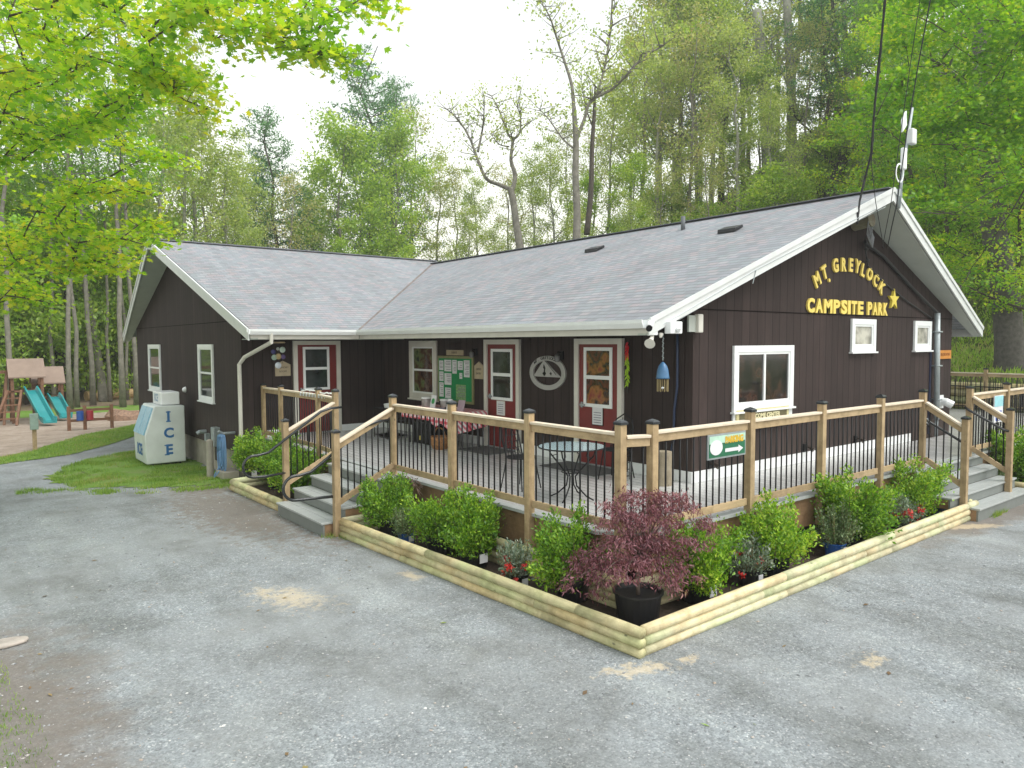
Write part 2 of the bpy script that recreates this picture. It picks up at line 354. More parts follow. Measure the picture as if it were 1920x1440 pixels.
def gravel_mat():
    m, nt, b = new_mat('crushed_gravel'); v = mapping(nt)
    fine = N(nt, 'ShaderNodeTexVoronoi'); fine.inputs['Scale'].default_value = 78; nt.links.new(v, fine.inputs['Vector'])
    mid = N(nt, 'ShaderNodeTexVoronoi'); mid.inputs['Scale'].default_value = 30; nt.links.new(v, mid.inputs['Vector'])
    sp = N(nt, 'ShaderNodeSeparateColor'); nt.links.new(fine.outputs['Color'], sp.inputs[0])
    sp2 = N(nt, 'ShaderNodeSeparateColor'); nt.links.new(mid.outputs['Color'], sp2.inputs[0])
    c1 = ramp(nt, [(0, (.165, .18, .188)), (.35, (.225, .245, .254)), (.7, (.26, .282, .292)), (.92, (.295, .315, .322)), (1, (.44, .45, .45))], sp.outputs[0])
    c2 = ramp(nt, [(0, (.8, .8, .8)), (.5, (.97, .97, .97)), (.88, (1.03, 1.03, 1.03)), (1, (1.3, 1.3, 1.3))], sp2.outputs[1])
    c = mixc(nt, .75, c1.outputs[0], c2.outputs[0], 'MULTIPLY')
    big = noise(nt, v, .42, 6, .62); dust = ramp(nt, [(.44, (0, 0, 0)), (.62, (1, 1, 1))], big)
    c = mixc(nt, math_(nt, 'MULTIPLY', dust.outputs[0], .62), c, (.255, .268, .268))      # packed fines
    b2 = noise(nt, v, 1.3, 6, .65); dk = ramp(nt, [(.34, (.74, .73, .71)), (.54, (1, 1, 1)), (.75, (1.1, 1.12, 1.13))], b2)
    c = mixc(nt, 1, c, dk.outputs[0], 'MULTIPLY')
    # worn vehicle tracks curving past the corner, and darker damp bands
    mpt = N(nt, 'ShaderNodeMapping'); mpt.inputs['Rotation'].default_value = (0, 0, R(-38)); mpt.inputs['Scale'].default_value = (.5, .12, 1); nt.links.new(v, mpt.inputs[0])
    tr = noise(nt, mpt.outputs[0], 2.3, 4, .6); trc = ramp(nt, [(.36, (.8, .8, .78)), (.47, (1, 1, 1)), (.55, (1.0, 1.0, 1.0)), (.66, (1.14, 1.14, 1.12))], tr); c = mixc(nt, 1, c, trc.outputs[0], 'MULTIPLY')
    dmp = ramp(nt, [(.33, (.88, .87, .85)), (.48, (1, 1, 1))], noise(nt, v, .28, 5, .6)); c = mixc(nt, 1, c, dmp.outputs[0], 'MULTIPLY')
    # brown dirt by the left planter and along the left edge, sawdust by the logs
    pos = N(nt, 'ShaderNodeSeparateXYZ'); nt.links.new(v, pos.inputs[0])
    nz = noise(nt, v, 2.4, 6, .7)
    nz2 = noise(nt, v, 7.5, 5, .75)
    def blob(cx, cy, rx, ry, rot, thr0, thr1, amp=.9):
        x = math_(nt, 'SUBTRACT', pos.outputs[0], cx); y = math_(nt, 'SUBTRACT', pos.outputs[1], cy)
        cs, sn = math.cos(rot), math.sin(rot)
        u = math_(nt, 'DIVIDE', math_(nt, 'ADD', math_(nt, 'MULTIPLY', x, cs), math_(nt, 'MULTIPLY', y, sn)), rx)
        w_ = math_(nt, 'DIVIDE', math_(nt, 'SUBTRACT', math_(nt, 'MULTIPLY', y, cs), math_(nt, 'MULTIPLY', x, sn)), ry)
        d = math_(nt, 'SQRT', math_(nt, 'ADD', math_(nt, 'MULTIPLY', u, u), math_(nt, 'MULTIPLY', w_, w_)))
        k = math_(nt, 'ADD', d, math_(nt, 'MULTIPLY', math_(nt, 'SUBTRACT', (nz2 if rx < 1 else nz), .5), amp*(4.4 if rx < 1 else 2)))
        r = ramp(nt, [(thr0, (1, 1, 1)), (thr1, (0, 0, 0))], math_(nt, 'MULTIPLY', k, .5)); return r.outputs[0]
    dirt = mixc(nt, 1, noise(nt, v, 9, 5, .7), (.19, .15, .12), 'MULTIPLY')
    dirt = mixc(nt, .6, (.1, .085, .07), dirt, 'ADD')
    for a in ((-4.7, 5.6, .8, 2.6, R(4), .3, .55), (-8.35, .1, 1.1, 2.5, R(6), .28, .55), (-3.9, 8.2, 1.2, 1.0, 0, .3, .6), (5.2, -2.35, 3.4, .35, 0, .3, .55), (-3.9, 3.1, .5, .8, 0, .2, .5)):
        c = mixc(nt, math_(nt, 'MULTIPLY', blob(*a), .75), c, dirt)
    saw = (.62, .5, .32)
    for a in ((-5.5, 1.05, .3, .6, R(20), .1, .5, 1.0), (-4.1, .85, .16, .3, 0, .1, .4, .6), (-3.86, -2.5, .42, .16, R(-20), .16, .4, .9), (-3.4, -2.62, .2, .1, 0, .12, .36, .8), (3.4, -2.3, .9, .18, R(-30), .2, .42, .4), (-2.2, -3.6, .3, .2, 0, .05, .3, .8)):
        c = mixc(nt, math_(nt, 'MULTIPLY', blob(*a), .5), c, saw)
    nt.links.new(c, b.inputs['Base Color']); b.inputs['Roughness'].default_value = .82; b.inputs['Specular IOR Level'].default_value = .35
    h = math_(nt, 'ADD', math_(nt, 'MULTIPLY', math_(nt, 'SUBTRACT', 1, fine.outputs['Distance']), .4), math_(nt, 'MULTIPLY', math_(nt, 'SUBTRACT', 1, mid.outputs['Distance']), .8))
    bump(nt, b, h, .5, .01); return m
def soil_mat(name, a, bb, c3, s=1.2):
    m, nt, b = new_mat(name); v = mapping(nt); n = noise(nt, v, s, 7, .7); n2 = noise(nt, v, 18, 4, .7)
    k = math_(nt, 'ADD', math_(nt, 'MULTIPLY', n, .7), math_(nt, 'MULTIPLY', n2, .3))
    r = ramp(nt, [(.36, a), (.5, bb), (.64, c3)], k); nt.links.new(r.outputs[0], b.inputs['Base Color']); b.inputs['Roughness'].default_value = .95
    b.inputs['Specular IOR Level'].default_value = .1
    bump(nt, b, n2, .6, .03); return m
M['gravel'] = gravel_mat()
M['forest'] = soil_mat('forest_floor', (.05, .09, .02), (.1, .13, .04), (.17, .13, .075), .7)
M['turf'] = soil_mat('short_turf', (.1, .2, .03), (.15, .25, .05), (.2, .2, .1), 1.3)
M['chips'] = soil_mat('wood_chip_mulch', (.22, .175, .14), (.31, .25, .2), (.38, .32, .27), 2.4)
M['mulch'] = soil_mat('dark_bed_soil', (.035, .028, .02), (.06, .045, .035), (.1, .075, .055), 3)
def lin(a, b, n): return [a+(b-a)*i/(n-1) for i in range(n)]
gx = lin(-160, -30, 12)+lin(-26, 8, 18)+lin(9, 30, 43)+lin(31, 60, 30)+lin(70, 260, 12)
gy = lin(-60, -18, 10)+lin(-16, 40, 57)+lin(44, 110, 23)+lin(125, 300, 8)
sheet('ground', M['forest'], gx, gy, -.03)
sheet('gravel_road', M['gravel'], lin(-30, 9, 40)+lin(10, 15.4, 6), lin(-30, 23, 54), .0)

def polysheet(name, mt, poly, dz, wob=.12, seed=1, kind='structure', step=.3):
    """thin flat sheet with an uneven outline following the terrain"""
    rnd = random.Random(seed); pts = []
    n = len(poly)
    for i in range(n):
        a, b = poly[i], poly[(i+1) % n]; L = math.dist(a, b); k = max(1, int(L/step))
        for j in range(k):
            t = j/k; pts.append((a[0]+(b[0]-a[0])*t+rnd.uniform(-wob, wob), a[1]+(b[1]-a[1])*t+rnd.uniform(-wob, wob)))
    import bmesh
    from mathutils.geometry import tessellate_polygon
    bm = bmesh.new(); vs = [bm.verts.new((x, y, 0)) for x, y in pts]; bm.faces.new(vs)
    bmesh.ops.triangulate(bm, faces=bm.faces)
    bmesh.ops.subdivide_edges(bm, edges=[e for e in bm.edges if e.calc_length() > 1.2], cuts=3, use_grid_fill=False)
    for v in bm.verts: v.co.z = H(v.co.x, v.co.y)+dz
    bmesh.ops.recalc_face_normals(bm, faces=bm.faces)
    me = bpy.data.meshes.new(name); bm.to_mesh(me); bm.free(); me.materials.append(mt)
    o = bpy.data.objects.new(name, me); col.objects.link(o); o['kind'] = kind
    return pts
def inpoly(x, y, P):
    r = False; j = len(P)-1
    for i in range(len(P)):
        if (P[i][1] > y) != (P[j][1] > y) and x < (P[j][0]-P[i][0])*(y-P[i][1])/(P[j][1]-P[i][1])+P[i][0]: r = not r
        j = i
    return r
def sc0(p, k=1.075): return (CAM.x+(p[0]-CAM.x)*k, CAM.y+(p[1]-CAM.y)*k)
ISL = [sc0(p) for p in ((-6.7, 11.1), (-6.2, 12.77), (-5.3, 13.9), (-4.2, 14.46))]+[(-3.35, 15.6), (-3.35, 9.1), (-3.3, 8.3), (-4.0, 8.3), (-4.35, 8.7), (-5.0, 9.4), (-5.6, 10.1), (-6.3, 10.9)]
STR = [sc0(p) for p in ((-9.0, 13.2), (-7.34, 14.0), (-5.87, 14.68), (-4.9, 15.9), (-3.88, 17.53), (-3.0, 19.2), (-2.9, 21.6), (-3.2, 21.09), (-5.08, 18.88), (-6.54, 16.07), (-7.27, 15.28), (-9.3, 14.4))]
CHP = [sc0(p) for p in ((-12.5, 14.0), (-9.3, 14.4), (-7.27, 15.28), (-6.54, 16.07), (-5.08, 18.88), (-3.2, 21.09), (-1.6, 24), (-1.8, 27.2), (-4.2, 26.9), (-6.8, 26.2), (-12.5, 25))]
polysheet('grass_verge', M['turf'], ISL, .012, .2, 3, step=.16)
polysheet('grass_strip', M['turf'], STR, .016, .05, 4)
polysheet('playground_surface', M['chips'], CHP, .012, .04, 5)
polysheet('lawn', M['turf'], [sc0(p) for p in ((-12.5, 25), (-6.8, 26.2), (-4.2, 26.9), (-1.8, 27.2), (1.5, 27.5), (2, 31), (-2, 30.4), (-12.5, 29.5))], .008, .2, 6)
polysheet('pine_needle_floor', M['mulch2'] if 'mulch2' in M else soil_mat('pine_needle_floor', (.16, .12, .09), (.22, .16, .12), (.2, .2, .1), 1.5), [sc0(p) for p in ((-12.5, 29.5), (-2, 30.4), (2, 31), (4, 45), (-12.5, 45))], .004, .3, 7)
polysheet('flower_bed_soil', M['mulch'], [(-3.85, 2.9), (-3.55, -2.15), (4.1, -2.0), (4.1, -1.3), (-2.8, -1.3), (-2.8, 2.9)], .02, 0, 8)
polysheet('flower_bed_soil', M['mulch'], [(-4.0, 7.3), (-3.95, 5.0), (-2.8, 5.0), (-2.8, 9), (-3.4, 9)], .02, 0, 9)
polysheet('flower_bed_soil', M['mulch'], [(6.4, -2.0), (12, -1.9), (12, -1.3), (6.4, -1.3)], .02, 0, 10)
GR = [(-8.6, 1.9), (-8.0, 1.75), (-8.02, .5), (-7.88, -.3), (-7.86, -1.1), (-8.6, -1.2), (-9.5, .5)]

def blades(name, label, poly, n, h, w_, mt, seed, patch=0, dzf=.0):
    rng = np.random.default_rng(seed); P = poly; xs = [p[0] for p in P]; ys = [p[1] for p in P]; pts = []
    pc = [(rng.uniform(min(xs), max(xs)), rng.uniform(min(ys), max(ys))) for _ in range(patch)] if patch else None
    while len(pts) < n:
        if pc:
            c = pc[rng.integers(len(pc))]; x, y = c[0]+rng.normal(0, .12), c[1]+rng.normal(0, .12)
        else: x, y = rng.uniform(min(xs), max(xs)), rng.uniform(min(ys), max(ys))
        if inpoly(x, y, P): pts.append((x, y))
    p = np.array(pts); z = np.array([H(a, b) for a, b in pts])+dzf
    a = rng.uniform(0, 6.283, n); hh = h*rng.uniform(.4, 1.3, n); ln = rng.uniform(.1, .7, n)*hh; d = rng.uniform(0, 6.283, n)
    v = np.zeros((n, 3, 3)); ca, sa = np.cos(a)*w_/2, np.sin(a)*w_/2
    v[:, 0] = np.stack([p[:, 0]-ca, p[:, 1]-sa, z], 1); v[:, 1] = np.stack([p[:, 0]+ca, p[:, 1]+sa, z], 1)
    v[:, 2] = np.stack([p[:, 0]+ln*np.cos(d), p[:, 1]+ln*np.sin(d), z+hh], 1)
    me = polys_mesh(name, v.reshape(-1, 3), 3); me.materials.append(mt)
    o = bpy.data.objects.new(name, me); col.objects.link(o); tag(o, label, 'grass', kind='stuff'); return o
def polys_mesh(name, v, k):
    v = np.ascontiguousarray(v, dtype=np.float32); nv = len(v); nf = nv//k
    me = bpy.data.meshes.new(name); me.vertices.add(nv); me.vertices.foreach_set('co', v.ravel())
    me.loops.add(nv); me.loops.foreach_set('vertex_index', np.arange(nv, dtype=np.int32))
    me.polygons.add(nf); me.polygons.foreach_set('loop_start', np.arange(0, nv, k, dtype=np.int32))
    me.polygons.foreach_set('loop_total', np.full(nf, k, dtype=np.int32)); me.update(calc_edges=True); return me
M['grass'] = leaf_mat('grass_blades', [(0, (.1, .2, .02)), (.5, (.2, .34, .04)), (.82, (.3, .4, .07)), (1, (.4, .33, .15))])
M['grass_b'] = leaf_mat('bank_grass_blades', [(0, (.18, .34, .03)), (.45, (.32, .5, .06)), (.72, (.42, .5, .12)), (1, (.48, .38, .22))])
blades('grass', 'bright green grass on the verge in front of the ice box', ISL, 20000, .07, .012, M['grass'], 1, patch=150)
blades('grass', 'ragged weeds fraying out of the verge into the dirt beside the hose', [(-3.4, 7.6), (-4.4, 7.3), (-5.6, 8.6), (-7.3, 10.6), (-7.2, 11.6), (-5.4, 9.6), (-3.4, 9.4)], 3600, .07, .011, M['grass'], 11, patch=40)
blades('grass', 'strip of lawn between the gravel path and the playground', STR, 16000, .07, .014, M['grass'], 2)
blades('grass', 'thin grass tufts at the lower left edge of the gravel lot', GR, 3600, .035, .006, M['grass'], 3, patch=30)
blades('grass', 'green bank behind the far deck railing', [(15.9, -4), (24, -6), (34, 2), (34, 22), (16, 14)], 60000, .16, .05, M['grass_b'], 4)
blades('grass', 'small tufts where the log border meets the left steps', [(-3.95, 2.7), (-4.25, 3.1), (-4.0, 3.6), (-3.75, 3.0)], 500, .08, .006, M['grass'], 5)
blades('grass', 'small tufts in front of the right steps', [(4.2, -2.25), (4.9, -2.2), (5.0, -2.35), (4.3, -2.4)], 350, .08, .008, M['grass'], 6, patch=3)
def pebbles():
    rng = np.random.default_rng(5); n = 12000; v = []; base = []
    oct_ = np.array([(1, 0, 0), (0, 1, 0), (-1, 0, 0), (0, -1, 0), (0, 0, 1), (0, 0, -1)], float); fc = [(0, 1, 4), (1, 2, 4), (2, 3, 4), (3, 0, 4), (1, 0, 5), (2, 1, 5), (3, 2, 5), (0, 3, 5)]
    out = []
    cnt = 0
    while cnt < n:
        b = YAW+R(rng.uniform(-36, 40)); d = 3.0+11*rng.random()**1.4
        x, y = CAM.x+d*math.cos(b), CAM.y+d*math.sin(b)
        if -3.95 < x < 12 and -2.4 < y < 9.3: continue
        if x > -3.3 and y > 0: continue
        s = .003+.013*rng.random()**5
        a = rng.uniform(0, 6.28); q = oct_*np.array([s*rng.uniform(.8, 1.5), s, s*rng.uniform(.4, .7)])*rng.uniform(.75, 1.25, (6, 1))
        ca, sa = math.cos(a), math.sin(a); q = np.stack([q[:, 0]*ca-q[:, 1]*sa, q[:, 0]*sa+q[:, 1]*ca, q[:, 2]], 1)+np.array([x, y, H(x, y)+s*.2])
        for f in fc: out.append(q[list(f)])
        cnt += 1
    me = polys_mesh('pebbles', np.array(out).reshape(-1, 3), 3)
    mt, nt, b = new_mat('pebble_stone'); v = mapping(nt); wn = N(nt, 'ShaderNodeTexVoronoi'); wn.inputs['Scale'].default_value = 14; nt.links.new(v, wn.inputs['Vector'])
    s_ = N(nt, 'ShaderNodeSeparateColor'); nt.links.new(wn.outputs['Color'], s_.inputs[0])
    r = ramp(nt, [(0, (.14, .15, .155)), (.5, (.28, .29, .3)), (.8, (.4, .4, .39)), (.93, (.33, .27, .22)), (1, (.62, .62, .6))], s_.outputs[0]); nt.links.new(r.outputs[0], b.inputs['Base Color']); b.inputs['Roughness'].default_value = .75
    me.materials.append(mt); o = bpy.data.objects.new('pebbles', me); col.objects.link(o); tag(o, 'loose crushed stones scattered over the gravel lot', 'gravel', kind='stuff')
pebbles()
def litter():
    rng = np.random.default_rng(9); C = []
    while len(C) < 70:
        b = YAW+R(rng.uniform(-36, 42)); d = 3.2+12*rng.random(); x, y = CAM.x+d*math.cos(b), CAM.y+d*math.sin(b)
        if (-4.05 < x < 12 and -2.5 < y < 9.3): continue
        if rng.random() < .5 and abs(math.sin(x*.9+y*.5)) < .6: continue
        C.append((x, y, H(x, y)+.008))
    C = np.array(C); n = len(C); a = rng.uniform(0, 6.28, n); L = rng.uniform(.012, .04, n); W_ = L*rng.uniform(.25, .6, n)
    d = np.stack([np.cos(a)*L, np.sin(a)*L, rng.uniform(0, .008, n)], 1); s = np.stack([-np.sin(a)*W_, np.cos(a)*W_, rng.uniform(0, .006, n)], 1)
    v = np.stack([C-d, C+s, C+d, C-s+np.array([0, 0, .003])], 1).reshape(-1, 3); me = polys_mesh('fallen_leaves', v, 4)
    me.materials.append(leaf_mat('fallen_leaf', [(0, (.1, .06, .03)), (.5, (.2, .13, .07)), (.8, (.3, .22, .1)), (1, (.2, .3, .05))], .1)); o = bpy.data.objects.new('fallen_leaves', me); col.objects.link(o); tag(o, 'small fallen leaves and bud scales scattered over the gravel', 'leaves', kind='stuff')
litter()
# flat pale stone at the lower left
m_ = MB(); rr = random.Random(4); pp = []
for k in range(11):
    t = 2*math.pi*k/11; pp.append((-7.98+.2*math.cos(t)*rr.uniform(.75, 1.1), 1.45+.11*math.sin(t)*rr.uniform(.8, 1.1), .005))
m_.prism(pp, (0, 0, .03)); o = m_.build('flat_stone', mat('pale_stone', (.36, .32, .28), .85, .25, 9, .3), bevel=.012, fixn=True)
tag(o, 'flat pale stone at the left edge of the gravel lot', 'stone')

# ---------------------------------------------------------------- building
DZ = .72                                  # deck level
RX, RZ, EZ, EX = 4.4, 5.3, 3.02, -1.15    # main ridge, eave
SL = (RZ-EZ)/(RX-EX)
WY, WZ, WEY = 14.2, 5.43, 8.05
SLW = (WZ-EZ)/(WY-WEY)
WX = -3.35
W0, W1 = 9.1, 19.3
bld = thing('campground_office', 'dark brown L-shaped office with grey shingled roofs, red doors and white trim', 'building', (4.4, 5, 0))
def zr(x): return RZ-SL*abs(x-RX)
def zw(y): return WZ-SLW*abs(y-WY)
UT = .2                                    # roof build-up below the shingle surface
# walls
wg = MB().prism([(0, 0, .45), (8.8, 0, .45), (8.8, 0, zr(8.8)-UT), (RX, 0, RZ-UT), (0, 0, zr(0)-UT)], (0, .14, 0)).build('wall', M['side_y'], bld, fixn=True)
wg['label'] = 'dark brown gable wall with yellow letters'
wp = MB().box((0, .15, .45), (.14, W0, zr(0)-UT)).build('wall', M['side_x'], bld)
wr = MB().box((8.66, .15, .3), (8.8, 19, zr(8.8)-UT)).build('wall', M['side_x'], bld)
ww = MB().prism([(WX, W0, .38), (WX, W1, .38), (WX, W1, zw(W1)-UT), (WX, WY, WZ-UT), (WX, W0, zw(W0)-UT)], (.14, 0, 0)).build('wall', M['side_x'], bld, fixn=True)
wf = MB().box((WX+.14, W0, .38), (-.002, W0+.14, zw(W0)-UT)).build('wall', M['side_y'], bld)
wb = MB().box((WX+.15, W1-.14, .3), (8.6, W1, zw(W1)-UT)).build('wall', M['side_y'], bld)
# matte dark flashing strips on the horizontal joints between siding sheets
MB().box((.0, -.008, 3.187), (8.8, -.001, 3.202)).build('siding_joint', mat('gable_joint_dark', (.012, .009, .009), .95, spec=.05), bld)
MB().box((WX-.008, W0, 3.215), (WX-.001, W1, 3.23)).build('siding_joint', mat('siding_joint_dark', (.012, .009, .009), .95, spec=.05), bld)
# concrete foundation of the wing
MB().box((WX+.05, W0+.02, -.6), (WX+.25, W1-.1, .38)).build('foundation', M['concrete'], bld)
MB().box((WX+.02, 10.6, .0), (WX+.049, 11.25, .36)).build('crawl_opening_shade', mat('painted_recess_shade', (.03, .022, .018), .9), bld)  # dark panel painted as the shade inside a crawl opening
# white base trim
MB().box((0.001, -.025, DZ), (6.9, -.001, DZ+.16)).build('base_trim', M['vinyl'], bld)
for a, b in ((0.0, 1.2), (2.42, 3.84), (4.97, 9.1)):
    MB().box((-.025, a+(-.02 if a == 0 else 0), DZ), (-.001, b, DZ+.16)).build('base_trim', M['vinyl'], bld)
for a, b in ((WX+.3, -2.24), (-1.13, -.03)):
    MB().box((a, W0-.025, DZ), (b, W0-.001, DZ+.14)).build('base_trim', M['vinyl'], bld)
# roof slopes: shingle surface + fascia
def slope(p, uvo, name='roof'):
    m = MB(); n = (Vector(p[1])-Vector(p[0])).cross(Vector(p[3])-Vector(p[0])).normalized()
    if n.z < 0: n = -n
    m.prism(p, -n*.05)
    return m.build(name, M['roof'], bld, fixn=True, uvf=uvo)
cs = math.cos(math.atan(SL)); cw = math.cos(math.atan(SLW))
PE, PR = -.15, -.66                       # prow: the rake juts further at the ridge than at the eave
r1 = slope([(EX, PE, EZ), (RX, PR, RZ), (RX, 14.5, RZ), (EX, 14.5, EZ)], lambda p: (p[1], (p[0]-EX)/cs))
r2 = slope([(2*RX-EX, PE, EZ), (2*RX-EX, 19.9, EZ), (RX, 19.9, RZ), (RX, PR, RZ)], lambda p: (p[1], (p[0]-EX)/cs))
XE, XR = -3.5, -3.97
r3 = slope([(XE, WEY, EZ), (9.6, WEY, EZ), (9.6, WY, WZ), (XR, WY, WZ)], lambda p: (p[0], (p[1]-WEY)/cw))
r4 = slope([(XE, 2*WY-WEY, EZ), (XR, WY, WZ), (9.6, WY, WZ), (9.6, 2*WY-WEY, EZ)], lambda p: (p[0], (p[1]-WEY)/cw))
for q, lb in ((r1, 'grey shingle slope above the porch'), (r3, 'grey shingle slope above the left wing')): q['label'] = lb
MB().beam((RX, PR-.01, RZ+.012), (RX, 13.9, RZ+.012), .2, .018).build('ridge_cap', mat('dark_ridge_cap', (.16, .165, .185), .85), bld)
MB().beam((XR-.01, WY, WZ+.012), (4.7, WY, WZ+.012), .2, .03).build('ridge_cap', bpy.data.materials['dark_ridge_cap'], bld)
MB().beam((EX, WEY+.02, EZ+.008), (RX, 13.87, RZ+.008), .16, .008, (-.3, -.3, 1)).build('valley_flashing', mat('brown_valley_strip', (.17, .14, .13), .85, .3, 6), bld)
# soffits under the rakes
def zu(x): return zr(x)-.19
for sx in (-1, 1):
    xe = RX+sx*(RX-EX)
    MB().prism([(RX, 0, RZ-.2), (xe, 0, EZ-.2), (xe, PE, EZ-.2), (RX, PR, RZ-.2)], (0, 0, .02)).build('soffit', M['soffit'], bld, fixn=True)
    # rake fascia: broad board plus drip edge
    a, b = Vector((xe, PE-.02, EZ-.105)), Vector((RX, PR-.02, RZ-.105))
    MB().prism([(a.x, a.y, a.z-.1), (b.x, b.y, b.z-.1), (b.x, b.y, b.z+.105), (a.x, a.y, a.z+.105)], (0, -.03, 0)).build('fascia', M['white'], bld, fixn=True)
    MB().prism([(a.x, a.y-.031, a.z+.05), (b.x, b.y-.031, b.z+.05), (b.x, b.y-.031, b.z+.125), (a.x, a.y-.031, a.z+.125)], (0, -.02, 0)).build('drip_edge', M['white'], bld, fixn=True)
for sy in (-1, 1):
    ye = WY+sy*(WY-WEY)
    MB().prism([(WX, WY, WZ-.2), (WX, ye, EZ-.2), (XE, ye, EZ-.2), (XR, WY, WZ-.2)], (0, 0, .02)).build('soffit', M['soffit'], bld, fixn=True)
    a, b = Vector((XE-.02, ye, EZ-.105)), Vector((XR-.02, WY, WZ-.105))
    MB().prism([(a.x, a.y, a.z-.12), (b.x, b.y, b.z-.12), (b.x, b.y, b.z+.105), (a.x, a.y, a.z+.105)], (-.03, 0, 0)).build('fascia', M['white'], bld, fixn=True)
    MB().prism([(a.x-.031, a.y, a.z+.04), (b.x-.031, b.y, b.z+.04), (b.x-.031, b.y, b.z+.12), (a.x-.031, a.y, a.z+.12)], (-.02, 0, 0)).build('drip_edge', M['white'], bld, fixn=True)
# eaves: fascia board, level soffit, gutter
MB().box((EX+.01, PE+.0, EZ-.2), (EX+.04, WEY, EZ-.04)).build('eave_fascia', M['trim'], bld)
MB().prism([(EX+.045, PE+.02, EZ-.2), (-.001, -.0, zr(0)-.205), (-.001, W0, zr(0)-.205), (EX+.045, W0, EZ-.2)], (0, 0, .012)).build('eave_soffit', M['soffit'], bld, fixn=True)
MB().box((XE+.0, WEY+.01, EZ-.2), (EX+.0, WEY+.04, EZ-.04)).build('eave_fascia', M['trim'], bld)
MB().box((XE+.17, WEY+.045, EZ-.205), (-.01, W0-.001, EZ-.186)).build('eave_soffit', M['soffit'], bld)
MB().box((2*RX-EX-.04, PE, EZ-.2), (2*RX-EX-.01, 19, EZ-.04)).build('eave_fascia', M['white'], bld)
def gutter(p, q, out):
    o = Vector(out); up = Vector((0, 0, 1)); prof = [(0, 0), (0, -.11), (.075, -.11), (.11, -.045), (.115, 0), (.1, 0), (.09, -.04), (.065, -.095), (.012, -.095), (.012, 0)]
    P = Vector(p); m = MB(); m.prism([P+o*a+up*b for a, b in prof], Vector(q)-P); return m.build('gutter', M['vinyl'], bld, fixn=True)
gutter((EX, PE-.02, EZ+.0), (EX, WEY-.0, EZ+.0), (-1, 0, 0))
gutter((XE-.03, WEY, EZ+.0), (EX-.115, WEY, EZ+.0), (0, -1, 0))
gutter((2*RX-EX, PE, EZ), (2*RX-EX, 19, EZ), (1, 0, 0))
# downspout at the inner corner of the wing
dsp = MB().beam((-3.05, WEY-.05, EZ-.1), (-3.05, WEY-.05, EZ-.28), .08, .06, (0, 1, 0))
dsp = MB().tube([(-3.1, WEY-.05, EZ-.08), (-3.1, WEY-.04, EZ-.26), (-3.35, 8.9, 2.45), (-3.42, 9.03, 2.3), (-3.42, 9.03, .1)], .042, 10)
dsp.build('downspout', M['trim'], bld, smooth=False)
# electric conduit on the gable wall
c_ = MB().tube([(7.8, -.1, 3.3), (7.9, -.1, 1.1)], .055, 12); c_.tube([(7.9, -.1, 1.1), (7.9, -.1, .75)], .035, 8)
for z in (2.9, 2.2, 1.5): c_.box((7.76+.14*(3.3-z)/2.2-.03, -.165, z), (7.94+.1*(3.3-z)/2.2-.03, -.001, z+.03))
c_.build('conduit', M['grey_metal'], bld, smooth=True)
MB().box((7.72, -.02, .8), (7.78, -.001, 3.15)).build('cable_cover', mat('dark_blue_cable', (.02, .025, .06), .5), bld)
# vents and pipe on the roof
for (y, x) in ((5.05, 3.05), (1.56, 3.05)):
    z = zr(x); v = MB().prism([(x-.14, y-.19, zr(x-.14)+.01), (x+.12, y-.19, zr(x+.12)+.01), (x+.1, y-.19, zr(x+.12)+.055), (x-.13, y-.19, zr(x-.13)+.08)], (0, .38, 0))
    v.build('roof_vent', M['black_plastic'], bld, fixn=True, bevel=.01)
MB().tube([(3.75, 3.2, zr(3.75)-.05), (3.75, 3.2, zr(3.75)+.27)], .045, 12).build('vent_pipe', mat('dull_vent_pipe', (.12, .13, .14), .7), bld, smooth=True)

# ---- windows and doors. Axis helper: places boxes on a wall. A: 'x' wall x=const facing -x; 'y' wall y=const facing -y
class Wall:
    def __init__(s, ax, c): s.ax, s.c = ax, c
    def box(s, mb, a, b, z0, z1, d0, d1):
        """a..b along wall, z0..z1, d0..d1 = distance out of the wall"""
        if s.ax == 'x': mb.box((s.c-d1, a, z0), (s.c-d0, b, z1))
        else: mb.box((a, s.c-d1, z0), (b, s.c-d0, z1))
        return mb
    def frame(s, mb, a, b, z0, z1, wd, d0, d1):
        s.box(mb, a, b, z1-wd, z1, d0, d1); s.box(mb, a, b, z0, z0+wd, d0, d1)
        s.box(mb, a, a+wd, z0+wd, z1-wd, d0, d1); s.box(mb, b-wd, b, z0+wd, z1-wd, d0, d1); return mb
def window(W, a, b, z0, z1, kind='sash', trimw=.07, glass='glass', cas='vinyl', sill=True, name='window', parent=None):
    fr = W.frame(MB(), a, b, z0, z1, trimw, .001, .045).build(name, M[cas], parent or bld, bevel=.004)
    ia, ib, i0, i1 = a+trimw, b-trimw, z0+trimw, z1-trimw
    W.box(MB(), ia, ib, i0, i1, .001, .012).build('pane', M[glass], fr)
    s = MB(); W.frame(s, ia, ib, i0, i1, .035, .0125, .032)
    if kind == 'sash': W.box(s, ia+.035, ib-.035, (i0+i1)/2-.022, (i0+i1)/2+.022, .0125, .038)
    if kind == 'slide': W.box(s, (ia+ib)/2-.022, (ia+ib)/2+.022, i0+.035, i1-.035, .0125, .036)
    s.build('sash', M['vinyl'], fr)
    if sill: W.box(MB(), a-.03, b+.03, z0-.03, z0-.001, .001, .075).build('sill', M[cas], fr)
    return fr
GW, PW, LW, FW = Wall('y', 0), Wall('x', 0), Wall('x', WX), Wall('y', W0)
wn = window(GW, .92, 2.54, 1.68, 2.67, 'slide', .1, 'glass_int', sill=True); wn['label'] = 'wide white sliding window'
MB().box((.93, -.03, 1.42), (2.53, -.001, 1.64)).build('window_apron', M['vinyl'], bld)
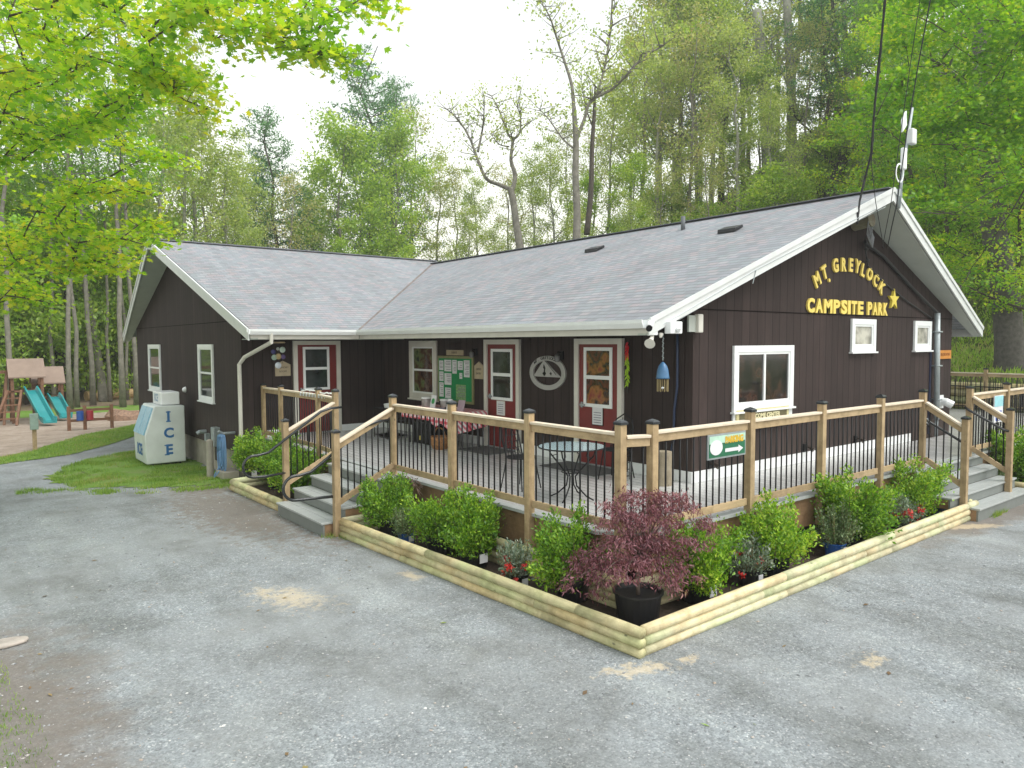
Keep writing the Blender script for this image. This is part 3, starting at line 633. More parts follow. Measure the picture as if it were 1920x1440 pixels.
for a, b in ((4.42, 5.31), (6.93, 7.7)):
    window(GW, a, b, 2.54, 3.13, 'none', .1, 'glass_pale')
window(PW, 6.7, 7.83, 1.5, 2.78, 'sash', .13, 'glass_view', cas='trim')
for a, b in ((16.15, 17.6), (11.05, 12.25)):
    window(LW, a, b, 1.36, 2.72, 'sash', .09, 'glass')
def door(W, a, b, wa, wb, wz0, wz1, glass, lab, hinge_hi=True):
    z0 = DZ+.03
    d = W.box(MB(), a+.1, b-.1, z0, 2.7, .001, .03).build('door', M['red'], bld); d['label'] = lab
    f = MB(); W.box(f, a, b, 2.7, 2.79, .001, .06); W.box(f, a, a+.095, DZ, 2.7, .001, .06); W.box(f, b-.095, b, DZ, 2.7, .001, .06); f.build('door_frame', M['trim'], d)
    W.box(MB(), a+.1, b-.1, DZ+.002, z0, .001, .07).build('threshold', M['grey_metal'], d)
    g = MB(); W.frame(g, wa, wb, wz0, wz1, .055, .031, .05); W.box(g, wa+.055, wb-.055, (wz0+wz1)/2-.03, (wz0+wz1)/2+.03, .031, .05); g.build('door_window_frame', M['vinyl'], d)
    W.box(MB(), wa+.05, wb-.05, wz0+.05, wz1-.05, .0305, .036).build('pane', M[glass], d)
    h = MB(); t = b-.17 if hinge_hi else a+.17
    W.box(h, t-.02, t+.02, 1.66, 1.75, .031, .05); W.box(h, t-.09 if hinge_hi else t-.02, t+.02 if hinge_hi else t+.09, 1.69, 1.72, .05, .08); h.build('handle', M['grey_metal'], d)
    W.box(MB(), a+.16, b-.16, z0+.03, z0+.3, .0305, .034).build('kick_plate', mat('door_kick_plate', (.3, .06, .055), .35), d) if glass == 'x' else None
    return d
door(PW, 1.31, 2.39, 1.53, 2.17, 1.68, 2.65, 'glass_warm', 'red door nearest the corner, mottled red and orange colours in its glass')
door(PW, 3.86, 4.95, 4.07, 4.73, 1.645, 2.615, 'glass', 'red door beside the bulletin board')
door(FW, -2.24, -1.13, -2.02, -1.4, 1.69, 2.655, 'glass', 'red door in the left wing', hinge_hi=False)
# small fittings fixed to the building, each its own thing
def wthing(name, label, cat, W, a, b, z0, z1, d, mt, group=None, bevel=.003):
    o = W.box(MB(), a, b, z0, z1, .001, d).build(name, mt, None, bevel=bevel); tag(o, label, cat, group); return o
# ---------------------------------------------------------------- signs
def letter(s, size, x, z, rot, y=-.022, depth=.032, mt='yellow', bold=.013, sx=.82, parent=None):
    rt = Vector((math.cos(R(rot)), 0, math.sin(R(rot)))); up = Vector((-math.sin(R(rot)), 0, math.cos(R(rot))))
    return text_mb(s, size, (x, y, z), rt, up, depth, bold, sx=sx)
sg = thing('letter_sign', 'raised yellow letters reading MT. GREYLOCK CAMPSITE PARK on the brown gable', 'sign', (4.4, 0, 3.2))
arc = MB()
for ch, x, z, r in (('M', 3.23, 3.75, 34), ('T', 3.46, 3.885, 26), ('.', 3.585, 3.84, 22), ('G', 3.82, 4.02, 12), ('R', 4.08, 4.05, 2), ('E', 4.34, 4.06, -3), ('Y', 4.58, 4.05, -12), ('L', 4.78, 3.995, -18), ('O', 5.03, 3.94, -27), ('C', 5.27, 3.845, -33), ('K', 5.5, 3.73, -40)):
    letter(ch, .31, x, z, r).build('letter', M['yellow'], sg)
for wd_, xa, xb in (('CAMPSITE', 2.91, 4.83), ('PARK', 4.96, 5.77)):
    wf = {'I': .42, 'M': 1.2, 'E': .88, 'S': .95, 'T': .92}; tot = sum(wf.get(c, 1) for c in wd_); x = xa
    for ch in wd_:
        k = (xb-xa)*wf.get(ch, 1)/tot; l = text_mb(ch, .31, (0, -.022, 3.315), (1, 0, 0), (0, 0, 1), .032, .014)
        a_, b_ = min(v[0] for v in l.v), max(v[0] for v in l.v); q = k*.86/(b_-a_); l.v = [(x+k/2+(v[0]-(a_+b_)/2)*q, v[1], v[2]) for v in l.v]; l.build('letter', M['yellow'], sg); x += k
st = []
for i in range(10):
    r_ = (.205 if i % 2 == 0 else .08); t = R(90+36*i); st.append((5.99+r_*math.cos(t), -.05, 3.52+r_*math.sin(t)))
o = MB().prism(st, (0, .049, 0)).build('star', M['yellow_side'], None, fixn=True); tag(o, 'yellow five-pointed star right of the word PARK', 'star ornament')
# oval mountain emblem on the porch wall
em = thing('oval_emblem', 'grey oval mountain emblem between the two red porch doors', 'sign', (0, 3.11, 2.2))
gm = mat('dull_silver_paint', (.36, .355, .34), .5, .06, 6)
def ring(cy, cz, ry, rz_, ty, tz, x0, x1, n=48):
    m = MB()
    for i in range(n):
        t = 2*math.pi*i/n
        for (a, b) in ((ry, rz_), (ry-ty, rz_-tz)):
            for x in (x0, x1): m.v.append((x, cy+a*math.cos(t), cz+b*math.sin(t)))
    for i in range(n):
        a, b = 4*i, 4*((i+1) % n)
        m.f += [(a+1, b+1, b+3, a+3), (a, a+2, b+2, b), (a, b, b+1, a+1), (a+2, a+3, b+3, b+2)]
    return m
ring(3.11, 2.2, .475, .3, .1, .085, -.001, -.03).build('rim', gm, em, fixn=True)
MB().prism([(-.001, 3.49, 2.13), (-.001, 2.76, 2.13), (-.001, 3.2, 2.43)], (-.02, 0, 0)).build('mountain', gm, em, fixn=True)
bk = MB().prism([(-.021, 3.2, 2.35), (-.021, 3.16, 2.28), (-.021, 3.2, 2.24), (-.021, 3.14, 2.19), (-.021, 3.19, 2.14), (-.021, 3.24, 2.19), (-.021, 3.17, 2.24), (-.021, 3.22, 2.29)][::-1], (-.004, 0, 0)); bk.prism([(-.021, 3.02, 2.22), (-.021, 2.99, 2.19), (-.021, 3.01, 2.16), (-.021, 3.05, 2.19)], (-.004, 0, 0))
bk.prism([(-.021, 3.2, 2.43), (-.021, 3.17, 2.41), (-.021, 2.87, 2.16), (-.021, 2.9, 2.2)], (-.003, 0, 0))
bk.build('carved_lines', M['black'], em, fixn=True)
tx2 = MB()
for i, ch in enumerate('MT. GREYLOCK'):
    a = 138-i*7.2; ca, sa = math.cos(R(a)), math.sin(R(a)); t = R((a-90)*.75)
    l = text_mb(ch, .075, (-.033, 3.11-.43*ca, 2.2+.265*sa), (0, -math.cos(t), math.sin(t)), (0, math.sin(t), math.cos(t)), .004, .001); tx2.add(l.v, l.f)
tx2.build('lettering', M['black'], em)

# ---------------------------------------------------------------- small signs and fittings on the walls
def rt_wall(W): return ((0, -1, 0) if W.ax == 'x' else (1, 0, 0))
def wtext(W, s, size, a, z, d, mt, parent, name='lettering', sx=1, bold=0, align='CENTER'):
    o = (W.c-d, a, z) if W.ax == 'x' else (a, W.c-d, z)
    return text_mb(s, size, o, rt_wall(W), (0, 0, 1), .003, bold, align, sx=sx).build(name, mt, parent)
M['tan_sign'] = mat('tan_wood_sign', (.4, .33, .22), .7, .1, 6)
M['ink'] = mat('dark_ink', (.03, .025, .02), .7, .05)
M['paper'] = mat('white_paper', (.66, .66, .68), .7, .04)
# board below the service window
t = thing('window_sign', 'brown and yellow welcome center sign under the wide white window', 'sign', (1.65, -.05, 1.55))
MB().box((.98, -.05, 1.4), (2.4, -.031, 1.7)).build('board', mat('cream_sign_board', (.55, .5, .27), .6), t)
MB().box((1.05, -.056, 1.43), (2.33, -.051, 1.64)).build('panel', mat('olive_sign_panel', (.13, .11, .05), .6), t)
tx = text_mb('WELCOME CENTER', .1, (1.69, -.058, 1.585), (1, 0, 0), (0, 0, 1), .004, .004); l = text_mb('REGISTRATION AND INFORMATION', .075, (1.69, -.058, 1.49), (1, 0, 0), (0, 0, 1), .004, .003)
tx.add(l.v, l.f); tx.build('lettering', mat('cream_letters', (.72, .66, .4), .6), t)
# bulletin board
t = thing('bulletin_board', 'green bulletin board covered with white notices beside the porch window', 'bulletin board', (0, 6, 2))
MB().box((-.03, 5.35, 1.5), (-.001, 6.66, 2.46)).build('frame', mat('olive_wood_frame', (.23, .22, .1), .7), t)
MB().box((-.034, 5.4, 1.55), (-.0301, 6.61, 2.41)).build('felt', mat('green_felt', (.01, .22, .07), .9), t)
pr = random.Random(8); notices = [(6.42, 6.58, 2.16, 2.36), (6.42, 6.58, 1.93, 2.13), (6.42, 6.58, 1.6, 1.9), (6.12, 6.38, 2.14, 2.38), (6.12, 6.38, 1.86, 2.1), (6.14, 6.36, 1.58, 1.8), (5.92, 6.08, 2.1, 2.38), (5.7, 5.88, 2.18, 2.36), (5.72, 5.82, 2.0, 2.12), (5.46, 5.66, 2.04, 2.38), (5.6, 5.95, 1.57, 1.88)]
for i, (a, b, z0, z1) in enumerate(notices):
    c_ = MB().box((-.038, a, z0), (-.0345, b, z1)).build('notice', M['paper'] if i < 10 else mat('map_notice', (.2, .35, .14), .7, .5, 30), t)
    k = MB(); zz_ = z1-.04
    while zz_ > z0+.03:
        k.box((-.0395, a+.02, zz_), (-.0382, b-.02-pr.uniform(0, .4)*(b-a), zz_+.012)); zz_ -= pr.choice([.03, .035, .05])
    k.build('print', mat('notice_print', (.2, .2, .24), .7, .3, 20) if i == 0 else bpy.data.materials['notice_print'], c_)
t = thing('name_plaque', 'small tan wooden plaque above the bulletin board', 'sign', (0, 6, 2.52)); MB().box((-.03, 5.7, 2.475), (-.001, 6.32, 2.585)).build('board', M['tan_sign'], t, bevel=.01)
wtext(PW, 'EVENTS', .06, 6.01, 2.53, .031, M['ink'], t)
def house_sign(label, W, a, z, wd, ht, lines):
    t = thing('house_shaped_sign', label, 'sign', (W.c, a, z) if W.ax == 'x' else (a, W.c, z))
    P = [(-wd/2, -ht/2), (wd/2, -ht/2), (wd/2, ht*.25), (0, ht/2), (-wd/2, ht*.25)]
    if W.ax == 'x': MB().prism([(W.c-.001, a+p, z+q) for p, q in P], (-.022, 0, 0)).build('board', M['tan_sign'], t, fixn=True)
    else: MB().prism([(a+p, W.c-.001, z+q) for p, q in P], (0, -.022, 0)).build('board', M['tan_sign'], t, fixn=True)
    for i, s in enumerate(lines): wtext(W, s, .055, a, z+.02-.085*i, .024, M['ink'], t)
    return t
house_sign('tan house-shaped wooden sign hanging left of the wing door', FW, -2.47, 2.19, .34, .33, ['LAUNDRY', 'ROOM'])
house_sign('narrow tan house-shaped sign right of the bulletin board', PW, 5.165, 2.19, .3, .34, ['OFFICE', 'ENTRY'])
for a, b, z0, z1, lb in ((4.32, 4.55, 1.37, 1.62, 'white notice taped to the door beside the bulletin board'), (1.74, 1.97, 1.4, 1.68, 'dark framed notice on the door nearest the corner')):
    t = thing('door_notice', lb, 'notice', (0, (a+b)/2, z0)); MB().box((-.04, a-.012, z0-.012), (-.0305, b+.012, z1+.012)).build('backing', M['black'] if a < 2 else M['trim'], t)
    s_ = MB().box((-.043, a, z0), (-.0401, b, z1)).build('sheet', M['paper'], t); k = MB()
    for i in range(5): k.box((-.0445, a+.03, z0+.03+.04*i), (-.0431, b-.03, z0+.042+.04*i))
    k.build('print', bpy.data.materials['notice_print'], s_)
def wall_light(a, z, label):
    t = thing('wall_lantern', label, 'wall light', (0, a, z)); MB().box((-.03, a-.05, z-.06), (-.001, a+.05, z+.08)).build('back_plate', M['black'], t)
    MB().tube([(-.03, a, z+.05), (-.1, a, z+.07), (-.11, a, z+.02)], .01, 6).build('arm', M['black'], t)
    MB().lathe((-.11, a, z-.1), [(.03, 0), (.045, .01), (.05, .1), (.02, .14)], 10).build('shade', glass_mat('lantern_glass', (.1, .1, .1), .2) if a > 4 else bpy.data.materials['lantern_glass'], t)
wall_light(5.28, 2.54, 'dark wall lantern left of the door beside the bulletin board'); wall_light(2.75, 2.5, 'dark wall lantern above the oval emblem')
# chili string lights
t = thing('chili_lights', 'string of red and lime chili pepper lights hanging by the corner door', 'string lights', (-.03, 1.2, 2.35)); rr = random.Random(3)
MB().tube([(-.04, 1.2, 2.76), (-.05, 1.2, 1.95)], .006, 5).build('cord', M['cable'], t)
for cn, c, z0, z1, n in (('red_chili', (.6, .02, .03), 2.55, 2.74, 11), ('orange_chili', (.55, .1, .02), 2.5, 2.57, 4), ('lime_chili', (.35, .55, .02), 2.08, 2.52, 22)):
    m = MB()
    for i in range(n):
        z = z0+(z1-z0)*i/n; a = rr.uniform(0, 6.28); p = Vector((-.045, 1.2, z)); q = p+Vector((-.05*abs(math.cos(a)), .05*math.sin(a), -.055))
        m.tube([p, (p+q)/2+Vector((0, 0, .012)), q], [.014, .013, .003], 6)
    m.build(cn, mat(cn, c, .35), t, smooth=True)
# blue bell hanging on a chain
t = thing('hanging_bell', 'blue metal bell wind chime hanging on a chain near the corner', 'wind chime', (-.55, .08, 2.8)); m = MB()
for i in range(11): m.tube([(-.55, .08+.012*(i % 2), 2.84-.033*i), (-.55, .08-.012*(i % 2), 2.84-.033*(i+1))], .008, 5)
m.build('chain', M['grey_metal'], t)
MB().lathe((-.55, .08, 2.2), [(.095, .03), (.09, .05), (.078, .14), (.06, .2), (.03, .24), (.01, .26)], 18).build('bell', mat('blue_enamel', (.06, .17, .33), .35, .2, 5), t, smooth=True)
m = MB()
for i in range(9):
    a = 2*math.pi*i/9; m.tube([(-.55+.075*math.cos(a), .08+.075*math.sin(a), 2.22), (-.55+.075*math.cos(a), .08+.075*math.sin(a), 2.05)], .007, 5)
m.build('chimes', mat('brass_tubes', (.3, .24, .12), .35, metal=.5), t); MB().lathe((-.55, .08, 2.1), [(.0, -.02), (.035, 0), (.0, .02)], 10).build('striker', M['vinyl'], t)
# plate mobile on the wing wall
t = thing('plate_mobile', 'hanging mobile of round plates and pan lids left of the wing door', 'hanging ornament', (-2.8, 8.8, 2.8)); rr = random.Random(5)
MB().lathe((-2.66, 8.75, 2.74), [(.0, .0), (.11, .0), (.125, .012), (.11, .03), (0, .035)], 20).build('top_plate', mat('tan_plate', (.55, .42, .26), .4), t, smooth=True)
for i, (x, z, r_, c) in enumerate(((-2.6, 2.6, .062, (.5, .62, .55)), (-2.69, 2.46, .062, (.42, .32, .16)), (-2.78, 2.44, .06, (.33, .45, .38)), (-2.7, 2.27, .068, (.55, .6, .66)), (-2.8, 2.56, .05, (.04, .04, .16)), (-2.59, 2.45, .05, (.1, .07, .18)), (-2.7, 2.62, .035, (.4, .42, .4)))):
    MB().lathe((x, 8.74, z), [(0, 0), (r_, -.008), (r_*1.02, -.002), (r_*.6, .012), (0, .014)], 18, 'y').build('plate', mat('glazed_plate_%s' % 'abcdefg'[i], c, .25, .2, 9), t, smooth=True)
m = MB()
for x in (-2.6, -2.69, -2.78): m.tube([(x, 8.745, 2.74), (x, 8.745, 2.3)], .003, 4)
m.build('strings', M['cable'], t)
# corner of the eaves: floodlight, camera, junction box
t = thing('security_camera', 'white bullet security camera on the end of the porch gutter', 'security camera', (-1.2, -.2, 2.95))
MB().tube([(-1.3, -.33, 2.93), (-1.08, -.17, 2.99)], .045, 12).build('body', M['vinyl'], t, smooth=True); MB().tube([(-1.34, -.36, 2.9), (-1.3, -.33, 2.91)], .04, 12).build('lens', M['black'], t); MB().box((-1.12, -.2, 2.82), (-.98, -.1, 2.96)).build('bracket', M['vinyl'], t, bevel=.01)
t = thing('floodlight', 'beige bell-shaped floodlight under the porch eave corner', 'light', (-1.2, -.2, 2.8))
MB().tube([(-1.02, -.14, 2.84), (-1.06, -.16, 2.76), (-1.12, -.2, 2.73)], .025, 8).build('arm', M['trim'], t); MB().tube([(-1.1, -.19, 2.77), (-1.15, -.22, 2.74), (-1.2, -.25, 2.71)], [.03, .04, .07], 14).build('head', M['trim'], t)
t = thing('junction_box', 'white sensor box on the corner of the roof fascia', 'sensor', (-.9, -.22, 2.95)); MB().box((-.86, -.31, 2.84), (-.62, -.2, 3.0)).build('box', M['vinyl'], t, bevel=.012); MB().tube([(-.74, -.31, 2.9), (-.74, -.35, 2.88)], .03, 10).build('sensor_dome', M['white'], t)
MB().tube([(-.9, -.18, 2.84), (-.92, -.19, 2.79)], [.035, .015], 8).build('sensor_cap', M['trim'], t)
o = MB().box((-.17, -.06, 2.87), (.0, -.03, 3.1)).build('wall_bracket', M['soffit'], None); tag(o, 'small grey bracket on the corner under the rake', 'bracket')
o = MB().box((-.02, -.11, 2.86), (.09, -.03, 3.12)).build('siren_box', M['trim'], None, bevel=.015); tag(o, 'cream box mounted on the brown corner under the rake', 'junction box')
cb = MB().tube([(-.03, .26, 3.0), (-.02, .26, 2.5), (-.03, .25, 2.1), (-.03, .3, 1.75), (-.03, .31, 1.3), (-.06, .34, 1.1)], .018, 8).build('blue_cable', mat('blue_black_cable', (.02, .035, .08), .4), None, smooth=True); tag(cb, 'dark blue cable running down the porch wall near the corner', 'cable')
# low brackets by the deck on the gable wall
for i, x in enumerate((.4, 2.97, 4.68)):
    t = thing('low_wall_light', ['low spotlight on the gable wall nearest the corner', 'middle low spotlight on the gable wall under the wide window', 'low spotlight on the gable wall farthest from the corner'][i], 'spotlight', (x, -.05, .95), 'spotlights at the foot of the gable wall')
    MB().box((x-.05, -.03, .9), (x+.05, -.001, 1.02)).build('plate', M['black'], t); MB().tube([(x, -.02, .96), (x, -.09, .97), (x+.01, -.16, .93)], [.015, .02, .045], 10).build('lamp_head', mat('bronze_lamp', (.06, .045, .035), .4, metal=.4) if i == 0 else bpy.data.materials['bronze_lamp'], t)
t = thing('wall_vent', 'white round dryer vent low on the gable wall by the conduit', 'vent', (8.38, -.05, 1.42)); MB().tube([(8.3, -.001, 1.45), (8.3, -.12, 1.44), (8.36, -.22, 1.38)], .085, 14).build('hood', M['vinyl'], t); MB().box((8.17, -.02, 1.3), (8.43, -.0005, 1.58)).build('flange', M['vinyl'], t)
t = thing('orange_sign', 'small orange wooden sign at the far end of the gable wall', 'sign', (8.38, 0, 2.4)); MB().box((8.09, -.04, 2.35), (8.7, -.001, 2.53)).build('board', mat('orange_stain', (.5, .2, .03), .6, .15), t); wtext(GW, 'RESTROOMS', .085, 8.39, 2.44, .042, mat('dark_orange_ink', (.2, .06, .01), .6), t, sx=.95)
t = thing('hose_bib_box', 'small dark tap box on the gable wall behind the right stair rail', 'box', (7.4, -.05, 1.1)); MB().box((7.35, -.1, 1.0), (7.5, -.001, 1.15)).build('box', M['grey_metal'], t); MB().tube([(7.42, -.1, 1.05), (7.42, -.16, .98)], .02, 8).build('tap', M['black'], t)
# service entrance on the gable peak
t = thing('service_log', 'short log end and cable loops under the gable peak', 'cable anchor', (4.5, -.2, 4.75))
MB().tube([(4.42, -.02, 4.8), (4.42, -.34, 4.84)], .13, 14).build('log_end', wood_mat('grey_log', (.2, .17, .12), 1), t)
m = MB()
for k in range(4):
    P = [(4.3+.05*k, -.34, 4.8), (4.34+.05*k, -.3, 4.58-.03*k), (4.52+.03*k, -.27, 4.44-.02*k), (4.66+.02*k, -.24, 4.56), (4.62, -.2, 4.74)]; m.tube(P, .01, 6)
m.build('cable_loops', mat('grey_wire', (.18, .19, .2), .4), t, smooth=True)
m = MB(); m.tube([(4.7, -.1, 4.6), (4.8, -.06, 4.35), (4.95, -.03, 4.1), (5.6, -.03, 3.82), (6.6, -.03, 3.5), (7.7, -.03, 3.2)], .014, 6)
for p in ((4.72, -.1, 4.5), (4.78, -.08, 4.38), (4.88, -.06, 4.18)): m.lathe(p, [(0, -.035), (.035, -.02), (.035, .02), (0, .035)], 8)
m.tube([(4.72, -.08, 4.5), (5.5, -.05, 4.3), (6.8, -.04, 3.75), (7.8, -.1, 3.3)], .03, 8)
o = m.build('service_cable', M['cable'], None, smooth=True); tag(o, 'black cable and insulators running down the right side of the gable', 'cable')
# antenna mast
t = thing('antenna_mast', 'silver mast with white antenna panels on the gable peak', 'antenna', (4.56, -.72, 5.2))
MB().tube([(4.54, -.73, 4.98), (4.62, -.73, 5.5), (4.93, -.74, 6.72)], [.03, .03, .026], 10).build('mast', M['grey_metal'], t, smooth=True)
MB().box((4.5, -.75, 5.18), (4.62, -.67, 5.3)).build('clamp', M['grey_metal'], t)
MB().prism([(4.37, -.85, 6.2), (4.62, -.8, 6.36), (4.64, -.78, 6.62), (4.4, -.83, 6.42)], (.03, .05, 0)).build('panel_antenna', M['vinyl'], t, fixn=True, bevel=.01)
MB().box((4.74, -.84, 6.08), (4.92, -.74, 6.34)).build('radio_box', M['white'], t, bevel=.02)
MB().box((4.5, -.82, 5.62), (4.62, -.75, 5.98)).build('radio_box', M['vinyl'], t, bevel=.02)
m = MB()
for r_ in (.15, .14, .16): m.tube([(4.44+r_*math.cos(a/16*6.2832)*.9, -.78, 5.55+r_*math.sin(a/16*6.2832)) for a in range(17)], .006, 5)
m.build('coiled_wire', M['vinyl'], t)
# overhead cables
def cable(name, label, P, r_, twist=0):
    P = [Vector(p) for p in P]; m = MB()
    def at(t):
        k = t*(len(P)-1); i = min(int(k), len(P)-2); return P[i].lerp(P[i+1], k-i)
    n = 60
    if twist:
        for s in range(3):
            m.tube([at(i/n)+Vector((math.cos(i*.9+s*2.1)*twist*(1+.6*math.sin(i*.5+s)), 0, 0)) for i in range(n+1)], r_, 6)
    else: m.tube([at(i/n) for i in range(n+1)], r_, 6)
    o = m.build(name, M['cable'], None, smooth=True); tag(o, label, 'cable', 'overhead cables above the gable'); return o
def ray_pt(px, py, d):
    v = cf+cr*((px-960)/F)-cu*((py-720)/F); return CAM+v*d
A0 = (4.22, -.72, 5.02)
cable('service_drop', 'thick twisted black service cable dropping to the gable peak', [ray_pt(1607, 420, 11.8), ray_pt(1612, 375, 11.7), ray_pt(1622, 335, 11.6), ray_pt(1634, 285, 11.2), ray_pt(1641, 190, 10.7), ray_pt(1652, 80, 10.1), ray_pt(1664, -40, 9.4), ray_pt(1690, -300, 8)], .012, .015)
cable('overhead_wire', 'thick straight black wire rising past the antenna mast', [ray_pt(1664, 465, 13.1), ray_pt(1672, 425, 12.4), ray_pt(1681, 385, 12.1), ray_pt(1700, 250, 11.6), ray_pt(1722, 120, 11.1), ray_pt(1748, -20, 10.4), ray_pt(1790, -250, 8.6)], .009)
cable('overhead_wire', 'thin black wire left of the antenna mast', [ray_pt(1655, 462, 13.1), ray_pt(1662, 425, 12.4), ray_pt(1670, 385, 12.1), ray_pt(1690, 240, 11.6), ray_pt(1710, 100, 11.1), ray_pt(1728, -20, 10.4), ray_pt(1760, -250, 9)], .006)
cable('overhead_wire', 'thin black wire branching from the twisted service cable', [ray_pt(1657, 465, 13.1), ray_pt(1649, 420, 12.3), ray_pt(1642, 380, 11.9), ray_pt(1634, 310, 11.3), ray_pt(1635, 270, 11.1)], .006)
m = MB(); P = [(-.9, PE-.07, EZ-.06), (.9, -.4, zr(.9)-.1), (2.6, -.55, zr(2.6)-.14), (3.9, -.67, zr(3.9)-.18)]
m.tube(P, .006, 5); m.tube([(p[0]+.3, p[1]-.0, p[2]+.06) for p in P], .005, 5); m.tube([(.9, -.4, zr(.9)-.1), (.85, -.38, zr(.9)-.3)], .007, 5)
o = m.build('fascia_wire', M['grey_metal'], None); tag(o, 'thin grey wires stapled along the sloping white fascia', 'wire')

# ---------------------------------------------------------------- deck
dk = thing('deck', 'raised grey composite deck wrapping around the office', 'deck', (-1.4, 3, 0))
DX, DY, DE = -2.9, -1.45, 15.2
main = [(DX, W0-.03), (-.03, W0-.03), (-.03, -.03), (8.83, -.03), (8.83, 6), (DE, 6), (DE, DY), (-2.45, DY), (DX, -1.05)]
MB().prism([(x, y, DZ-.03) for x, y in main], (0, 0, .03)).build('boards', M['deck'], dk, fixn=True)
# picture-frame edge boards
MB().beam((DX+.01, W0-.05, DZ-.012), (DX+.01, -1.06, DZ-.012), .13, .035).build('edge_board', M['tread'], dk)
MB().beam((-2.44, DY+.01, DZ-.012), (DE, DY+.01, DZ-.012), .13, .035).build('edge_board', M['tread'], dk)
MB().beam((DX-.005, -1.0, DZ-.011), (-2.4, DY-.01, DZ-.011), .15, .035).build('edge_board', M['tread'], dk)
sk = MB(); sk.box((DX+.0, -1.0, .3), (DX+.04, W0, DZ-.031)).build('skirt_board', wood_mat('deck_skirt_along_y', (.25, .155, .08), 1, .25), dk)
MB().box((-2.45, DY, .3), (DE, DY+.04, DZ-.031)).build('skirt_board', M['skirt'], dk)
MB().beam((DX+.02, -1.03, .505), (-2.43, DY+.02, .505), .04, .4).build('skirt_board', M['skirt'], dk)
MB().box((DX+.3, -1.0, 0), (DX+.32, W0, .6)).build('crawl_shade_sheet', bpy.data.materials['painted_recess_shade'], dk); MB().box((-2.5, DY+.3, 0), (DE, DY+.32, .6)).build('crawl_shade_sheet', bpy.data.materials['painted_recess_shade'], dk)  # dark sheets standing in for the shade of the void below the deck
# stairs
def stairs(label, horiz, levels, nose, a, b, first_a=None):
    t = thing('staircase', label, 'stairs', ((nose[0], (a+b)/2, 0) if horiz == 'x' else ((a+b)/2, nose[0], 0)))
    for i, (z, n) in enumerate(zip(levels, nose)):
        aa, bb = (a, b) if i or first_a is None else first_a
        back = nose[i+1]+.02 if i+1 < len(nose) else (DX-.09 if horiz == 'x' else DY-.09)
        zb = levels[i-1]+.001 if i else -.1
        if horiz == 'x':
            tr = MB().box((n, aa, z-.03), ((n+back)/2-.003, bb, z)); tr.box(((n+back)/2+.003, aa, z-.03), (back, bb, z))
            rs = MB().box((n+.025, aa+.01, zb), (n+.05, bb-.01, z-.031))
        else:
            tr = MB().box((aa, n, z-.03), (bb, (n+back)/2-.003, z)); tr.box((aa, (n+back)/2+.003, z-.03), (bb, back, z))
            rs = MB().box((aa+.01, n+.025, zb), (bb-.01, n+.05, z-.031))
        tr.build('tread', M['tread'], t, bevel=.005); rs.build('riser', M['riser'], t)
    for s in (0, 1):
        m = MB()
        for i, (z, n) in enumerate(zip(levels, nose)):
            aa, bb = (a, b) if i or first_a is None else first_a
            back = (DX if horiz == 'x' else DY); zb = levels[i-1] if i else -.05
            e = (bb-.05) if s else (aa+.012)
            if horiz == 'x': m.box((n+.051, e, zb-.001*i), (back-.002, e+.038, z-.031))
            else: m.box((e, n+.051, zb-.001*i), (e+.038, back-.002, z-.031))
        m.build('stringer', M['skirt'], t)
    return t
stairs('left grey steps facing the gravel with black grab rails', 'x', [.2, .375, .55, .72], [-4.22, -3.9, -3.6, -3.3], 3.12, 5.0, (3.12, 4.88))
stairs('right grey steps at the far corner of the deck', 'y', [.2, .375, .55, .72], [-2.34, -2.1, -1.84, -1.6], 3.45, 6.15, (3.85, 6.2))
# railings
def rot45(o, x, y):
    off = wloc(o.parent)
    for v in o.data.vertices:
        a, b = v.co.x+off.x-x, v.co.y+off.y-y; v.co.x = x-off.x+(a-b)*.7071; v.co.y = y-off.y+(a+b)*.7071
def railing(name, label, posts, rails, group='wooden deck railings with black balusters', sp=.115, caps=True, htop=1.07, hbot=.12):
    """posts: (x, y, zbottom, ztop); rails: list of (P, Q) base points at deck height between which rails and balusters run"""
    p0 = posts[0] if posts else (*rails[0][0][:2], 0, 0)
    t = thing(name, label, 'railing', (p0[0], p0[1], p0[2]), group)
    for x, y, zb, zt in posts:
        p = MB().box((x-.045, y-.045, zb), (x+.045, y+.045, zt)).build('post', M['wood_z'], t, bevel=.006)
        if caps: MB().lathe((x, y, zt), [(.077, -.015), (.077, .01), (.055, .024), (.0, .042)], 4).build('post_cap', M['cap'], p, smooth=False); rot45(p.children[0], x, y)
    for P, Q in rails:
        P, Q = Vector(P), Vector(Q); d = Q-P; L = math.hypot(d.x, d.y); ax = 'x' if abs(d.x) > abs(d.y) else 'y'
        u = Vector((0, 0, 1)); wm = M['wood_'+ax]
        MB().beam(P+u*(htop-.055), Q+u*(htop-.055), .038, .085).build('top_rail', wm, t, bevel=.004)
        MB().beam(P+u*(htop+.005), Q+u*(htop+.005), .09, .03).build('rail_cap', M['wood_cap'], t, bevel=.004)
        MB().beam(P+u*hbot, Q+u*hbot, .038, .085).build('bottom_rail', wm, t, bevel=.004)
        n = max(1, int(L/sp))
        for i in range(n):
            k = (i+.5)/n; b = P+d*k
            MB().tube([b+u*(hbot+.043), b+u*(htop-.0975)], .0105, 6).build('baluster', M['black'], t, smooth=True)
    return t
XP, YP = DX-.05, DY-.06
ZT = 1.92
def yrail(a, b): return ((XP+.01, a, DZ), (XP+.01, b, DZ))
def xrail(a, b): return ((a, YP+.01, DZ), (b, YP+.01, DZ))
